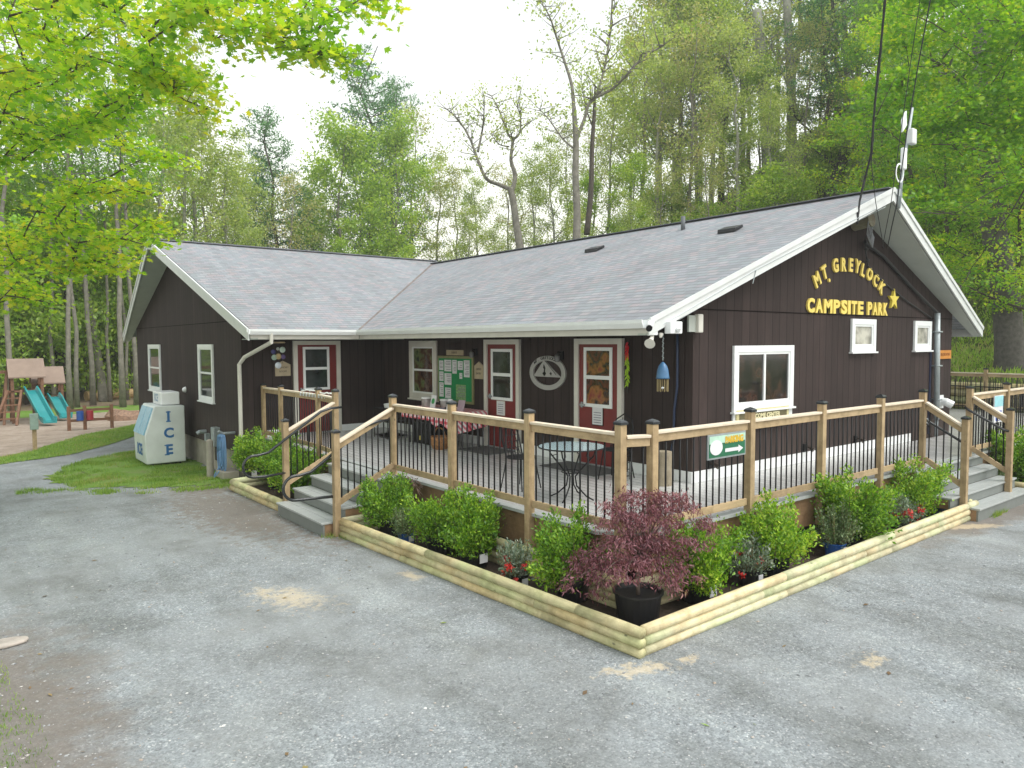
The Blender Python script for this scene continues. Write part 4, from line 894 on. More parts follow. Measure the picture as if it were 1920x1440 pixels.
r_ = railing('deck_railing', 'railing between the wing wall and the top of the left steps', [(XP, 8.95, .55, 1.86), (XP, 7.95, .3, 1.87), (XP, 6.1, .3, 1.9), (XP-.12, 5.12, .2, 1.92)], [yrail(8.9, 8.0), yrail(7.9, 6.15), ((XP+.01, 6.05, DZ), (XP-.1, 5.17, DZ))])
railing('stair_railing', 'sloping railing on the far side of the left steps', [(-4.02, 4.95, .05, 1.49)], [((XP-.17, 5.08, DZ-.02), (-3.98, 4.96, DZ-.42))], sp=.105, htop=1.02, hbot=.18)
railing('stair_railing', 'sloping railing on the near side of the left steps', [(-4.02, 3.05, 0, 1.49)], [((XP-.04, 3.28, DZ-.02), (-3.98, 3.07, DZ-.43))], sp=.105, htop=1.04, hbot=.18)
railing('deck_railing', 'long front railing between the left steps and the deck corner', [(XP, 3.33, .3, ZT), (XP, 1.7, .3, ZT), (XP, .06, .3, ZT), (XP, -1.4, .25, 1.91)], [yrail(3.28, 1.75), yrail(1.65, .11), yrail(.01, -1.35)])
railing('deck_railing', 'short railing section across the clipped deck corner', [], [((XP+.05, -1.42, DZ-.03), (-2.64, YP, DZ-.03))], sp=.12)
railing('deck_railing', 'right-hand railing along the gable side up to the right steps', [(-2.59, YP, .25, 1.9), (-.86, YP, .3, ZT), (.76, YP, .3, ZT), (2.4, YP, .3, ZT), (3.8, YP, .3, ZT+.02)], [xrail(-2.54, -.91), xrail(-.81, .71), xrail(.81, 2.35), xrail(2.45, 3.75)])
railing('stair_railing', 'sloping railing on the near side of the right steps', [(3.8, -2.13, .05, 1.56)], [((3.81, YP-.05, DZ), (3.81, -2.09, DZ-.33))], sp=.1, htop=1.04, hbot=.15)
railing('stair_railing', 'sloping railing on the far side of the right steps', [(5.66, YP, .3, ZT), (5.66, -2.13, .05, 1.58)], [((5.67, YP-.05, DZ), (5.67, -2.09, DZ-.33))], sp=.1, htop=1.04, hbot=.15)
railing('deck_railing', 'railing continuing right beyond the right steps', [(7.4, YP, .3, ZT), (9.4, YP, .3, ZT), (11.4, YP, .3, ZT), (13.4, YP, .3, ZT)], [xrail(5.71, 7.35), xrail(7.45, 9.35), xrail(9.45, 11.35), xrail(11.45, 13.35)])
railing('deck_railing', 'far railing at the back edge of the deck below the grass bank', [(DE, y, .3, ZT) for y in (-1.4, 1.5, 3.6, 5.8)], [((DE, a, DZ), (DE, b, DZ)) for a, b in ((-1.35, 1.45), (1.55, 3.55), (3.65, 5.75))], sp=.13)
# black grab rails
def grab(label, P, r_=.019):
    o = MB().tube(P, r_, 10).build('grab_rail', M['cap'], None, smooth=True); tag(o, label, 'handrail', 'black grab rails on the steps'); return o
def arc_pts(c, r_, a0, a1, n, y):
    return [(c[0]+r_*math.cos(R(a0+(a1-a0)*i/n)), y, c[1]+r_*math.sin(R(a0+(a1-a0)*i/n))) for i in range(n+1)]
for y, y2, lb in ((4.83, 4.93, 'black looped grab rail on the far left-step railing'), (3.17, 3.07, 'black looped grab rail on the near left-step railing')):
    yo = y
    zo = 0 if y > 4 else -.08
    P = [(-3.08, yo+.04, 1.66+zo), (-3.3, yo, 1.655+zo), (-3.46, yo, 1.61+zo), (-4.0, yo, 1.25+zo), (-4.34, yo, 1.02+zo), (-4.5, yo, .99+zo)]+arc_pts((-4.57, .82+zo), .17, 90, 270, 12, yo)+[(-4.4, yo, .645+zo), (-4.02, y2, .65+zo)]
    grab(lb, P, .021)
grab('black handrail on the far railing of the right steps', [(5.6, -1.46, 1.58), (5.58, -1.52, 1.54), (5.58, -2.06, 1.24), (5.62, -2.12, 1.22)], .021)
grab('black handrail on the near railing of the right steps', [(3.87, -1.5, 1.5), (3.89, -1.56, 1.46), (3.89, -2.06, 1.18), (3.86, -2.1, 1.16)], .021)
# black picket fence behind the right end of the deck
t = thing('iron_fence', 'low black iron picket fence behind the right end of the deck', 'fence', (13, 2, .7)); m = MB()
for i in range(40):
    y = -1.0+i*.11; MB().tube([(14.9, y, .75), (14.9, y, 1.55), (14.9, y, 1.62)], [.009, .009, .001], 5).build('picket', M['black'], t)
MB().beam((14.9, -1.05, 1.42), (14.9, 3.35, 1.42), .02, .03).build('rail', M['black'], t); MB().beam((14.9, -1.05, .85), (14.9, 3.35, .85), .02, .03).build('rail', M['black'], t)
for i in range(3):
    z = .95+i*.22; o = MB().tube([(15.75, -3.5, z), (15.75, 7.5, z)], .11, 10).build('retaining_log', M['log_y'], None); tag(o, ['lowest', 'middle', 'top'][i]+' log of the retaining wall behind the far railing', 'log', 'retaining logs')
# signs on the railing
t = thing('direction_sign', 'green sign with white oval, yellow lettering and white arrow hung on the railing', 'sign', (-1.38, YP-.04, 1.55)); yb = YP-.05
MB().box((-1.73, yb, 1.42), (-1.02, yb+.015, 1.7)).build('frame', M['grey_metal'], t); MB().box((-1.71, yb-.004, 1.44), (-1.04, yb-.0005, 1.68)).build('green_panel', mat('dark_green_print', (.01, .13, .06), .4), t)
MB().box((-1.71, yb-.006, 1.595), (-1.04, yb-.0045, 1.68)).build('pale_panel', mat('pale_green_print', (.42, .62, .5), .4), t)
e_ = [(-1.585+.115*math.cos(i/24*6.2832), yb-.0065, 1.55+.085*math.sin(i/24*6.2832)) for i in range(24)]
MB().prism(e_, (0, -.002, 0)).build('white_oval', M['paper'], t, fixn=True)
a_ = [(-1.42, 1.485), (-1.17, 1.485), (-1.17, 1.46), (-1.08, 1.505), (-1.17, 1.55), (-1.17, 1.525), (-1.42, 1.525)]
MB().prism([(x, yb-.005, z) for x, z in a_], (0, -.003, 0)).build('white_arrow', M['paper'], t, fixn=True)
text_mb('PARKING', .1, (-1.25, yb-.008, 1.62), (1, 0, 0), (0, 0, 1), .003, .006, sx=.82).build('lettering', mat('amber_print', (.62, .4, .03), .4), t)
t = thing('access_sign', 'pale blue and white wheelchair access sign on the far right railing', 'sign', (6.83, YP-.05, 1.5)); MB().box((6.62, YP-.06, 1.24), (7.05, YP-.045, 1.73)).build('panel', M['paper'], t)
MB().box((6.63, YP-.064, 1.53), (7.04, YP-.0605, 1.72)).build('blue_header', mat('pale_cyan_print', (.3, .6, .66), .5), t)
MB().box((6.7, YP-.064, 1.27), (6.97, YP-.0605, 1.45)).build('blue_square', mat('royal_blue_print', (.02, .07, .45), .5), t)
w_ = MB().tube([(6.82, YP-.067, 1.42), (6.82, YP-.067, 1.36), (6.88, YP-.067, 1.36), (6.9, YP-.067, 1.3)], .012, 5); w_.tube([(6.82+.045*math.cos(R(a)), YP-.067, 1.33+.045*math.sin(R(a))) for a in range(120, 400, 20)], .008, 5); w_.build('wheelchair_symbol', M['paper'], t)
o = MB().box((-3.01, 5.35, DZ+1.1), (-2.9, 6.0, DZ+1.115)).build('coiled_string_lights', M['white'], None)
bpy.data.objects.remove(o)
m = MB(); rr = random.Random(2); P = [(-2.93+rr.uniform(-.04, .04), 5.5+.13*i/2+rr.uniform(-.03, .03), DZ+1.11+rr.uniform(0, .03)) for i in range(22)]; m.tube(P, .014, 6)
for i in range(10): m.tube([(-2.99, 5.55+.14*i, DZ+1.09), (-2.99, 5.57+.14*i, DZ+1.03)], .02, 5)
o = m.build('rope_light', M['white'], None); tag(o, 'white rope draped over the railing in front of the wing door', 'rope')

# ---------------------------------------------------------------- things on the deck
t = thing('display_table', 'folding table under a red checkered cloth on the porch', 'table', (-.55, 5.5, DZ))
MB().box((-.95, 4.75, 1.4), (-.2, 6.45, 1.43)).build('tabletop', M['black'], t)
for x in (-.9, -.25):
    for y in (4.85, 6.35): MB().tube([(x, y, DZ), (x, y, 1.4)], .014, 8).build('leg', M['black'], t)
def cloth():
    m, nt, b = new_mat('gingham_cloth'); v = mapping(nt); s = N(nt, 'ShaderNodeSeparateXYZ'); nt.links.new(v, s.inputs[0])
    def st(o): return math_(nt, 'LESS_THAN', math_(nt, 'FRACT', math_(nt, 'DIVIDE', o, .105)), .5)
    a = math_(nt, 'ADD', st(s.outputs[1]), st(math_(nt, 'ADD', s.outputs[0], s.outputs[2])))
    r = ramp(nt, [(0, (.75, .68, .68)), (.4, (.62, .2, .24)), (.9, (.45, .015, .04))], math_(nt, 'DIVIDE', a, 2)); nt.links.new(r.outputs[0], b.inputs['Base Color']); b.inputs['Roughness'].default_value = .8; return m
M['cloth'] = cloth()
m = MB(); x0, x1, y0, y1, zt = -1.0, -.16, 4.68, 6.5, 1.435
nx, ny = 6, 40
m.box((x0, y0, zt-.006), (x1, y1, zt))
V = []; rows = 5; ys_ = [y0+(y1-y0)*i/ny for i in range(ny+1)]
for j in range(rows+1):
    for i, y in enumerate(ys_):
        k = i/ny; drop = .19+.17*max(0, 1-abs(k-0)*5)+.12*max(0, 1-abs(k-.28)*9)
        V.append((x0-.004-.012*math.sin(i*1.5)*j/rows-.01*j/rows, y, zt-drop*j/rows))
m.add(V, [(j*(ny+1)+i, j*(ny+1)+i+1, (j+1)*(ny+1)+i+1, (j+1)*(ny+1)+i) for j in range(rows) for i in range(ny)])
V = [(x0-.02+(x1-x0)*i/8, y0-.004-.02*math.sin(i*2)*j/3, zt-.42*j/3*(1-.3*i/8)) for j in range(4) for i in range(9)]
m.add(V, [(j*9+i, j*9+i+1, (j+1)*9+i+1, (j+1)*9+i) for j in range(3) for i in range(8)])
o = m.build('tablecloth', M['cloth'], None); tag(o, 'red and white checkered tablecloth draped over the porch table', 'tablecloth')
for x, y, r_, h, lb in ((-.6, 6.2, .1, .2, 'clear jar with white lid at the left end of the porch table'), (-.45, 5.75, .09, .17, 'clear plastic tub beside the green card on the porch table')):
    t = thing('storage_jar', lb, 'jar', (x, y, 1.435)); MB().lathe((x, y, 1.437), [(r_*.9, 0), (r_, .02), (r_, h*.75), (r_*.9, h*.82)], 16).build('jar', glass_mat('clear_plastic_jar', (.3, .27, .26), .15), t, smooth=True); MB().lathe((x, y, 1.437+h*.82), [(r_*1.03, 0), (r_*1.03, .035), (0, .04)], 16).build('lid', M['vinyl'], t)
def card(label, x, y, w_, h, face, inner=None, tilt=.05):
    t = thing('display_card', label, 'card', (x, y, 1.437)); P = [(x, y+w_/2, 1.438), (x, y-w_/2, 1.438), (x+tilt, y-w_/2, 1.438+h), (x+tilt, y+w_/2, 1.438+h)]
    MB().prism(P, (.008, 0, 0)).build('panel', face, t, fixn=True)
    MB().prism([(x+.009, y+.03, 1.438), (x+.009, y-.03, 1.438), (x+.12, y-.03, 1.438)], (0, .004, .004)).build('foot', M['paper'], t, fixn=True)
    return t
t = card('white card with a round green leaf print on the porch table', -.66, 5.88, .19, .25, M['paper'])
MB().prism([(-.665+.04+.05*math.sin(R(a))*.2, 5.88+.055*math.cos(R(a)), 1.57+.055*math.sin(R(a))) for a in range(0, 360, 20)], (-.012, 0, 0)).build('leaf_print', mat('leaf_green_print', (.03, .3, .08), .6), t, fixn=True)
card('blank white card right of the middle of the porch table', -.74, 5.18, .15, .22, M['paper'])
card('red topped box of leaflets at the right end of the porch table', -.6, 4.98, .22, .2, mat('mauve_box', (.38, .28, .34), .7))
for i, (x, y, lb) in enumerate(((-.5, 5.5, 'stack of dark leaflets on the middle of the porch table'), (-.8, 5.45, 'low pile of purple leaflets near the front edge of the porch table'))):
    m = MB()
    for k in range(4): m.box((x-.1+.01*k, y-.09, 1.437+.008*k), (x+.1, y+.08-.01*k, 1.444+.008*k))
    o = m.build('leaflet_pile', mat('leaflets_'+'ab'[i], ((.03, .03, .035), (.3, .28, .36))[i], .7, .3, 30), None); tag(o, lb, 'leaflets')
t = thing('wicker_basket', 'round brown wicker basket under the right end of the porch table', 'basket', (-.95, 5.2, DZ)); MB().lathe((-.95, 5.15, DZ+.002), [(.13, 0), (.17, .08), (.2, .2), (.2, .24), (.17, .24), (.15, .06), (0, .03)], 18).build('bowl', mat('wicker', (.3, .14, .05), .6, .5, 40, .6), t)
MB().tube([(-.95, 5.15+.19*math.cos(R(a)), DZ+.24+.17*math.sin(R(a))) for a in range(0, 181, 15)], .012, 6).build('handle', bpy.data.materials['wicker'], t)
t = thing('black_bin', 'black storage crate under the left half of the porch table', 'crate', (-.6, 6.0, DZ)); MB().box((-.85, 5.65, DZ+.003), (-.35, 6.35, DZ+.42)).build('bin', M['black'], t, bevel=.02); MB().box((-.87, 5.98, DZ+.08), (-.851, 6.04, DZ+.16)).build('tag', mat('yellow_tag', (.5, .4, .1), .6), t); MB().box((-.88, 5.62, DZ+.42), (-.32, 6.38, DZ+.45)).build('lid', M['black_plastic'], t)
t = thing('black_rack', 'black wire rack beside the porch table near the wing', 'rack', (-.9, 7.3, DZ)); m = MB()
for z in (.05, .35, .62): m.box((-1.05, 7.0, DZ+z), (-.6, 7.6, DZ+z+.015))
m.build('shelf', M['black'], t)
for x in (-1.05, -.6):
    for y in (7.0, 7.6): MB().tube([(x, y, DZ+.001), (x, y, DZ+.66)], .01, 6).build('upright', M['black'], t)
MB().lathe((-.85, 7.3, DZ+.64), [(.1, 0), (.12, .08), (0, .1)], 12).build('white_bowl', M['vinyl'], None); o = bpy.context.scene.objects['white_bowl']; tag(o, 'small white bowl on top of the black wire rack', 'bowl')
for a, b, lb in ((3.95, 4.9, 'dark grey doormat in front of the door beside the bulletin board'), (1.25, 2.5, 'dark grey doormat in front of the corner door')):
    o = MB().box((-.72, a, DZ+.002), (-.08, b, DZ+.014)).build('doormat', mat('doormat_fibre', (.08, .08, .078), .95, .3, 40), None); tag(o, lb, 'doormat', 'doormats on the porch')
# bistro set
def ell(cx, cy, rx, ry, z, n=32): return [(cx+rx*math.cos(2*math.pi*i/n), cy+ry*math.sin(2*math.pi*i/n), z) for i in range(n)]
t = thing('glass_table', 'round glass patio table with scrolled black iron legs on the deck', 'table', (-2.05, .3, DZ)); cx, cy = -2.05, .3
gm_, nt_, b_ = new_mat('table_glass'); b_.inputs['Base Color'].default_value = (.38, .5, .53, 1); b_.inputs['Roughness'].default_value = .07; b_.inputs['Alpha'].default_value = .72; b_.inputs['Specular IOR Level'].default_value = .9
MB().prism(ell(cx, cy, .42, .42, 1.4), (0, 0, .01)).build('glass_top', gm_, t, fixn=True); MB().tube(ell(cx, cy, .425, .425, 1.4)+[ell(cx, cy, .425, .425, 1.4)[0]], .009, 6).build('rim', M['black'], t)
for k in range(4):
    a = R(25+90*k); f = lambda r_, z: (cx+r_*math.cos(a), cy+r_*math.sin(a), z)
    m = MB(); m.tube([f(.33, 1.39), f(.3, 1.3), f(.16, 1.15), f(.05, 1.02), f(.07, .9), f(.2, .78), f(.3, .735)], .01, 6); m.tube([f(.33, 1.39), f(.22, 1.36), f(.2, 1.29), f(.27, 1.27)], .007, 6); m.build('leg', M['black'], t)
MB().tube(ell(cx, cy, .13, .13, 1.08, 16)+[ell(cx, cy, .13, .13, 1.08, 16)[0]], .007, 6).build('stretcher_ring', M['black'], t)
def chair(label, loc, rz):
    t = thing('iron_chair', label, 'chair', (0, 0, 0), 'black wrought iron patio chairs'); f = M['black']
    MB().tube(ell(0, 0, .2, .2, .44, 20)+[ell(0, 0, .2, .2, .44, 20)[0]], .01, 6).build('seat_ring', f, t)
    m = MB()
    for i in range(-4, 5):
        h = math.sqrt(max(0, .04-(i*.045)**2)); m.tube([(i*.045, -h, .44), (i*.045, h, .44)], .005, 5); m.tube([(-h, i*.045, .441), (h, i*.045, .441)], .005, 5)
    m.build('seat', f, t)
    for sx, sy in ((1, 1), (1, -1), (-1, 1), (-1, -1)): MB().tube([(sx*.14, sy*.14, .44), (sx*.16, sy*.16, .25), (sx*.19, sy*.2, .008)], .009, 6).build('leg', f, t)
    MB().tube([(-.16, .12, .44), (-.17, .2, .7), (-.13, .24, .86), (0, .26, .95), (.13, .24, .86), (.17, .2, .7), (.16, .12, .44)], .011, 6).build('back_frame', f, t)
    m = MB()
    for i in range(-3, 4): m.tube([(i*.045, .14, .46), (i*.04, .22, .7), (i*.03, .25, .9-.01*i*i)], .005, 5)
    for z in (.55, .64, .73, .82): m.tube([(-.15, .16+.09*(z-.5), z), (.15, .16+.09*(z-.5), z)], .005, 5)
    m.build('back_mesh', f, t)
    t.location = loc; t.rotation_euler = (0, 0, rz); return t
chair('black iron chair left of the glass table, nearest the door mat', (-2.12, 1.25, DZ), R(8))
chair('black iron chair behind the glass table towards the corner door', (-.6, .9, DZ), R(-75))
t = thing('plant_stand', 'small black wire stand against the porch wall near the corner', 'stand', (-.55, .85, DZ)); m = MB()
for i in range(5): m.box((-.62, .75, DZ+.05+.1*i), (-.48, .9, DZ+.058+.1*i))
m.build('shelves', M['black'], t); m = MB()
for x in (-.62, -.48):
    for y in (.75, .9): m.tube([(x, y, DZ+.001), (x, y, DZ+.5)], .006, 5)
m.build('frame', M['black'], t)
o = MB().tube([(-.42, .17, DZ+.002), (-.42, .16, DZ+.48)], [.12, .11], 14).build('log_stump', wood_mat('weathered_stump', (.33, .28, .2), 2, .35), None); tag(o, 'upright weathered log stump on the deck at the brown corner', 'log')
# coiled vine hanging on the railing bottom
m = MB(); rr = random.Random(9)
for i in range(60):
    p = Vector((-3.03+rr.uniform(-.06, .03), 2.65+rr.uniform(-.22, .22), .7+rr.uniform(-.06, .1))); m.tube([p, p+Vector((rr.uniform(-.06, .02), rr.uniform(-.12, .12), rr.uniform(-.1, .05)))], [.008, .002], 4)
o = m.build('dry_twigs', mat('dry_brown_twigs', (.2, .13, .1), .9, .3), None); tag(o, 'dry brown twigs poking out below the front railing', 'twigs')

# ---------------------------------------------------------------- log borders
def border(label, runs, seed=0, n=3, r_=.052, name='log_border', seg=2.4):
    t = thing(name, label, 'garden border', (runs[0][0][0], runs[0][0][1], 0), 'round log borders of the flower beds'); rr = random.Random(seed)
    for (P, Q) in runs:
        P, Q = Vector((*P, 0)), Vector((*Q, 0)); L = (Q-P).length; d = (Q-P)/L; ax = 'x' if abs(d.x) > abs(d.y) else 'y'; nrm = Vector((-d.y, d.x, 0))
        for k in range(n):
            z = .035+k*r_*1.72; cuts = [0]; x = rr.uniform(.6, 1)*seg if L > seg else L
            while x < L-.4: cuts.append(x); x += seg*rr.uniform(.9, 1.1)
            cuts.append(L)
            for a, b in zip(cuts, cuts[1:]):
                rad = r_*rr.uniform(.97, 1.04); nn = max(2, int((b-a)/.5)); pts = []
                for i in range(nn+1):
                    s = a+.003+(b-a-.006)*i/nn; pts.append(P+d*s+nrm*rr.uniform(-.003, .003)+Vector((0, 0, z+rr.uniform(-.002, .002))))
                o = MB().tube(pts, [rad*.93]+[rad]*(len(pts)-2)+[rad*.93], 14).build('log', M['log_'+ax], t, smooth=True)
    return t
CRN = (-3.66, -2.3)
border('long log border of the front bed meeting at the corner nearest the viewer', [((-3.97, 3.0), (-3.68, -2.36)), ((-3.62, -2.31), (4.2, -2.16)), ((-3.95, 3.02), (-3.1, 3.02)), ((4.2, -2.1), (4.2, -1.6))], 1)
border('short log border of the small bed left of the left steps', [((-4.12, 7.42), (-4.06, 5.02)), ((-4.1, 7.44), (-3.45, 7.5))], 2, n=2, r_=.06)
border('inner log border around the foot of the deck behind the maple', [((-3.06, 2.6), (-3.0, -1.56)), ((-2.97, -1.6), (-1.9, -1.6))], 3, n=4, r_=.05)
border('log border of the bed right of the right steps', [((6.45, -2.3), (11.5, -2.2)), ((6.4, -2.28), (6.4, -1.7))], 4)

# ---------------------------------------------------------------- potted plants
def mesh_obj(name, me, mt, parent):
    me.materials.append(mt); o = bpy.data.objects.new(name, me); col.objects.link(o); o.parent = parent; return o
def leaf_quads(C, D, size, aspect, rng, up=.5, jit=.6, var=.35, fold=False):
    """C centres (n,3), D preferred directions (n,3) or None -> leaf diamonds (n*4,3)"""
    n = len(C); d = rng.normal(0, 1, (n, 3)); d /= np.linalg.norm(d, axis=1)[:, None]
    if D is not None: d = D+d*jit; d /= np.linalg.norm(d, axis=1)[:, None]
    r = rng.normal(0, 1, (n, 3)); r[:, 2] += up*2.0
    s = np.cross(d, r); s /= (np.linalg.norm(s, axis=1)[:, None]+1e-9)
    L = size*rng.uniform(1-var, 1+var, n)[:, None]; W_ = L*aspect/2
    v = np.stack([C, C+d*L*.5+s*W_, C+d*L, C+d*L*.5-s*W_], 1); return v.reshape(-1, 3)
M['boxwood'] = leaf_mat('boxwood_leaf', [(0, (.055, .155, .008)), (.4, (.15, .32, .015)), (.75, (.31, .48, .03)), (1, (.5, .6, .06))], .3)
M['greyleaf'] = leaf_mat('grey_green_leaf', [(0, (.05, .1, .03)), (.5, (.13, .2, .08)), (.85, (.25, .32, .15)), (1, (.4, .42, .25))], .25)
M['silver'] = leaf_mat('silver_leaf', [(0, (.07, .12, .06)), (.5, (.2, .27, .2)), (1, (.5, .52, .44))], .25)
M['flower'] = leaf_mat('scarlet_flower', [(0, (.3, .01, .012)), (.6, (.65, .03, .03)), (1, (.75, .12, .06))], .25)
M['acer'] = leaf_mat('purple_lace_leaf', [(0, (.085, .022, .038)), (.45, (.2, .065, .09)), (.8, (.33, .135, .165)), (.93, (.37, .19, .17)), (1, (.3, .25, .1))], .3)
M['bark'] = mat('dark_bark', (.13, .1, .08), .9, .3, 14, .6)
M['twig'] = mat('green_brown_twig', (.16, .14, .06), .8, .25, 14)
def shrub_mesh(seed, r_, h, n, ls, aspect=.5, stems=34, spread=1.0):
    rng = np.random.default_rng(seed); C = []; D = []; mb = MB()
    for i in range(stems):
        a = rng.uniform(0, 6.283); e = rng.uniform(.1, 1)**.7; L = rng.choice([.6, .8, 1, 1.1, 1.28])*rng.uniform(.9, 1.08)
        top = np.array([math.cos(a)*r_*e*spread, math.sin(a)*r_*e*spread, h*L*(1-.35*e*e)])
        base = np.array([math.cos(a)*.03, math.sin(a)*.03, 0]); mid = base*.5+top*.5+np.array([0, 0, h*.08*(1-e)])+np.append(top[:2]*.12, 0)
        mb.tube([base, mid, top], [.007, .005, .002], 4)
        k = n//stems; tt = rng.uniform(.22, 1.0, k)[:, None]
        p = (1-tt)**2*base+2*tt*(1-tt)*mid+tt**2*top
        sg = .05*r_/.3*(1.25-tt*.8)
        p = p+rng.normal(0, 1, (k, 3))*sg; C.append(p); d = np.tile((top-base)/np.linalg.norm(top-base), (k, 1)); D.append(d)
    C = np.concatenate(C); C[:, 2] = np.maximum(C[:, 2], .03); D = np.concatenate(D)
    return polys_mesh('foliage', leaf_quads(C, D, ls, aspect, rng, .3, .9), 4), mb
def pot(t, x, y, r_, h, mt, z=.03):
    MB().lathe((x, y, z), [(r_*.82, 0), (r_*.98, h*.93), (r_*1.06, h*.94), (r_*1.06, h), (r_*.96, h), (r_*.9, h*.86), (0, h*.85)], 24).build('pot', mt, t, smooth=False)
M['blue_pot'] = mat('blue_nursery_pot', (.02, .1, .36), .4, .15, 6)
SH = [shrub_mesh(s, .4*k, .6, 9500, .038, .5, n, .85+.2*k) for s, k, n in ((1, 1, 30), (2, 1.1, 22), (3, .9, 38), (4, 1.05, 26), (5, 1.0, 24), (6, .95, 34))]
SM = [shrub_mesh(s, .2, .34, 2600, .026) for s in (7, 8)]
def place_plant(name, label, cat, group, x, y, pr_, ph, potm, fol, folm, scl, rz, z=.03, flowers=0, seed=0, lab=True):
    t = thing(name, label, cat, (x, y, z), group); pot(t, x, y, pr_, ph, potm, z)
    me, mb = fol; o = bpy.data.objects.new('foliage', me); col.objects.link(o); o.parent = t
    if not me.materials: me.materials.append(folm)
    o.location = (0, 0, ph*.5); o.scale = (scl[0]*1.06, scl[0]*1.06, scl[1]*1.06); o.rotation_euler = (0, 0, rz)
    st = mb.build('stems', M['twig'], None); st.parent = t; st.location = o.location; st.scale = o.scale; st.rotation_euler = o.rotation_euler
    if lab: MB().box((x-pr_*.3, y-pr_-.012, z+ph*.35), (x+pr_*.3, y-pr_-.002, z+ph*.8)).build('label', M['paper'], t)
    if flowers:
        rng = np.random.default_rng(seed); C = []
        for i in range(flowers):
            a = rng.uniform(0, 6.283); r_ = rng.uniform(.5, 1.05)*.2*scl[0]; c = np.array([r_*math.cos(a)*.8-.06, r_*math.sin(a)*.8-.05, ph*.8+rng.uniform(.0, .22)]); C.append(c+rng.normal(0, .018, (26, 3)))
        for c in C: mesh_obj('flower_cluster', polys_mesh('flower_cluster', leaf_quads(c, None, .03, .8, rng), 4), M['flower'], t)
    return t
g1 = 'bright green potted shrubs in the front log bed'
L1 = [('first shrub right of the left steps, in the bed corner', -3.42, 2.55, 1.02, 1.0), ('shrub left of the tallest one in the left arm of the bed', -3.38, 1.35, 1.0, .95), ('tallest leafy shrub on the left arm, in a wide black pot', -3.36, .62, 1.06, 1.08),
      ('rounded yellow-green shrub directly left of the purple maple', -3.2, -.95, 1.06, 1.0), ('yellow-green shrub directly right of the purple maple', -2.2, -1.8, 1.06, 1.05), ('loose shrub right of the first silver-leaved plant on the right arm', -.85, -1.84, 1.12, 1.05),
      ('broad shrub in the middle of the right arm beyond the blue pot', 1.0, -1.82, 1.25, 1.2), ('last shrub on the right arm beside the right steps', 2.92, -1.75, 1.2, 1.12)]
for i, (lb, x, y, s, hh) in enumerate(L1):
    place_plant('potted_shrub', lb, 'shrub', g1, x, y, .19, .24, M['black_plastic'], SH[i % 6], M['boxwood'], (s, hh), 1.3*i, lab=(i in (2, 4)))
place_plant('potted_shrub', 'small grey-green shrub in a blue pot near the left steps', 'shrub', 'small shrubs in blue pots', -3.5, 2.0, .12, .16, M['blue_pot'], SM[0], M['greyleaf'], (1.05, 1.1), 0)
place_plant('potted_shrub', 'small shrub in a bright blue pot in the middle of the right arm', 'shrub', 'small shrubs in blue pots', .42, -1.9, .13, .17, M['blue_pot'], SM[1], M['greyleaf'], (1.25, 1.3), 0)
t = thing('blue_pot', 'bright blue pot at the far end of the right arm of the bed', 'pot', (3.82, -1.85, .03)); pot(t, 3.82, -1.85, .17, .22, M['blue_pot']); mesh_obj('foliage', polys_mesh('foliage', leaf_quads(np.random.default_rng(2).normal(0, .05, (160, 3))+np.array([-.05, 0, .25]), None, .04, .5, np.random.default_rng(3)), 4), M['boxwood'], t)
SMs = [shrub_mesh(s, .2, .3, 2200, .034, .4) for s in (11, 12)]
for i, (lb, x, y) in enumerate((('red-flowered plant with grey leaves left of the round shrub', -3.45, -.33), ('silver-leaved plant with red flowers between the two shrubs right of the maple', -1.35, -1.86), ('silver-leaved plant with red blooms before the last shrub', 2.15, -1.9))):
    place_plant('flowering_plant', lb, 'plant', 'silver-leaved plants with scarlet flowers', x, y, .13, .17, M['black_plastic'], SMs[i % 2], M['silver'], (1.1, 1.2), i, flowers=9, seed=i)
place_plant('flowering_plant', 'red flowers at the outer end of the right arm near the log rail', 'plant', 'silver-leaved plants with scarlet flowers', 2.62, -1.9, .12, .16, M['black_plastic'], SMs[1], M['silver'], (.9, .9), 2, flowers=8, seed=9)
g2 = 'green shrubs in the small bed left of the steps'
for i, (lb, x, y, s, hh) in enumerate((('left shrub behind the looped grab rail by the downspout', -3.5, 8.2, 1.2, 1.1), ('middle shrub behind the looped grab rail', -3.45, 6.9, 1.25, 1.15), ('right shrub in the bed left of the steps, against the stair railing', -3.4, 5.75, 1.25, 1.1))):
    place_plant('potted_shrub', lb, 'shrub', g2, x, y, .17, .22, M['black_plastic'], SH[(i+2) % 6], M['boxwood'], (s, hh), i*2.)
place_plant('potted_shrub', 'shrub at the right edge beyond the right steps', 'shrub', None, 7.0, -1.9, .18, .22, M['black_plastic'], SH[0], M['boxwood'], (1.35, 1.35), 1.)
place_plant('potted_shrub', 'small dark shrub between the right steps and the far bed', 'shrub', None, 6.35, -1.78, .12, .15, M['blue_pot'], SM[0], M['boxwood'], (1.1, 1.1), 2.)
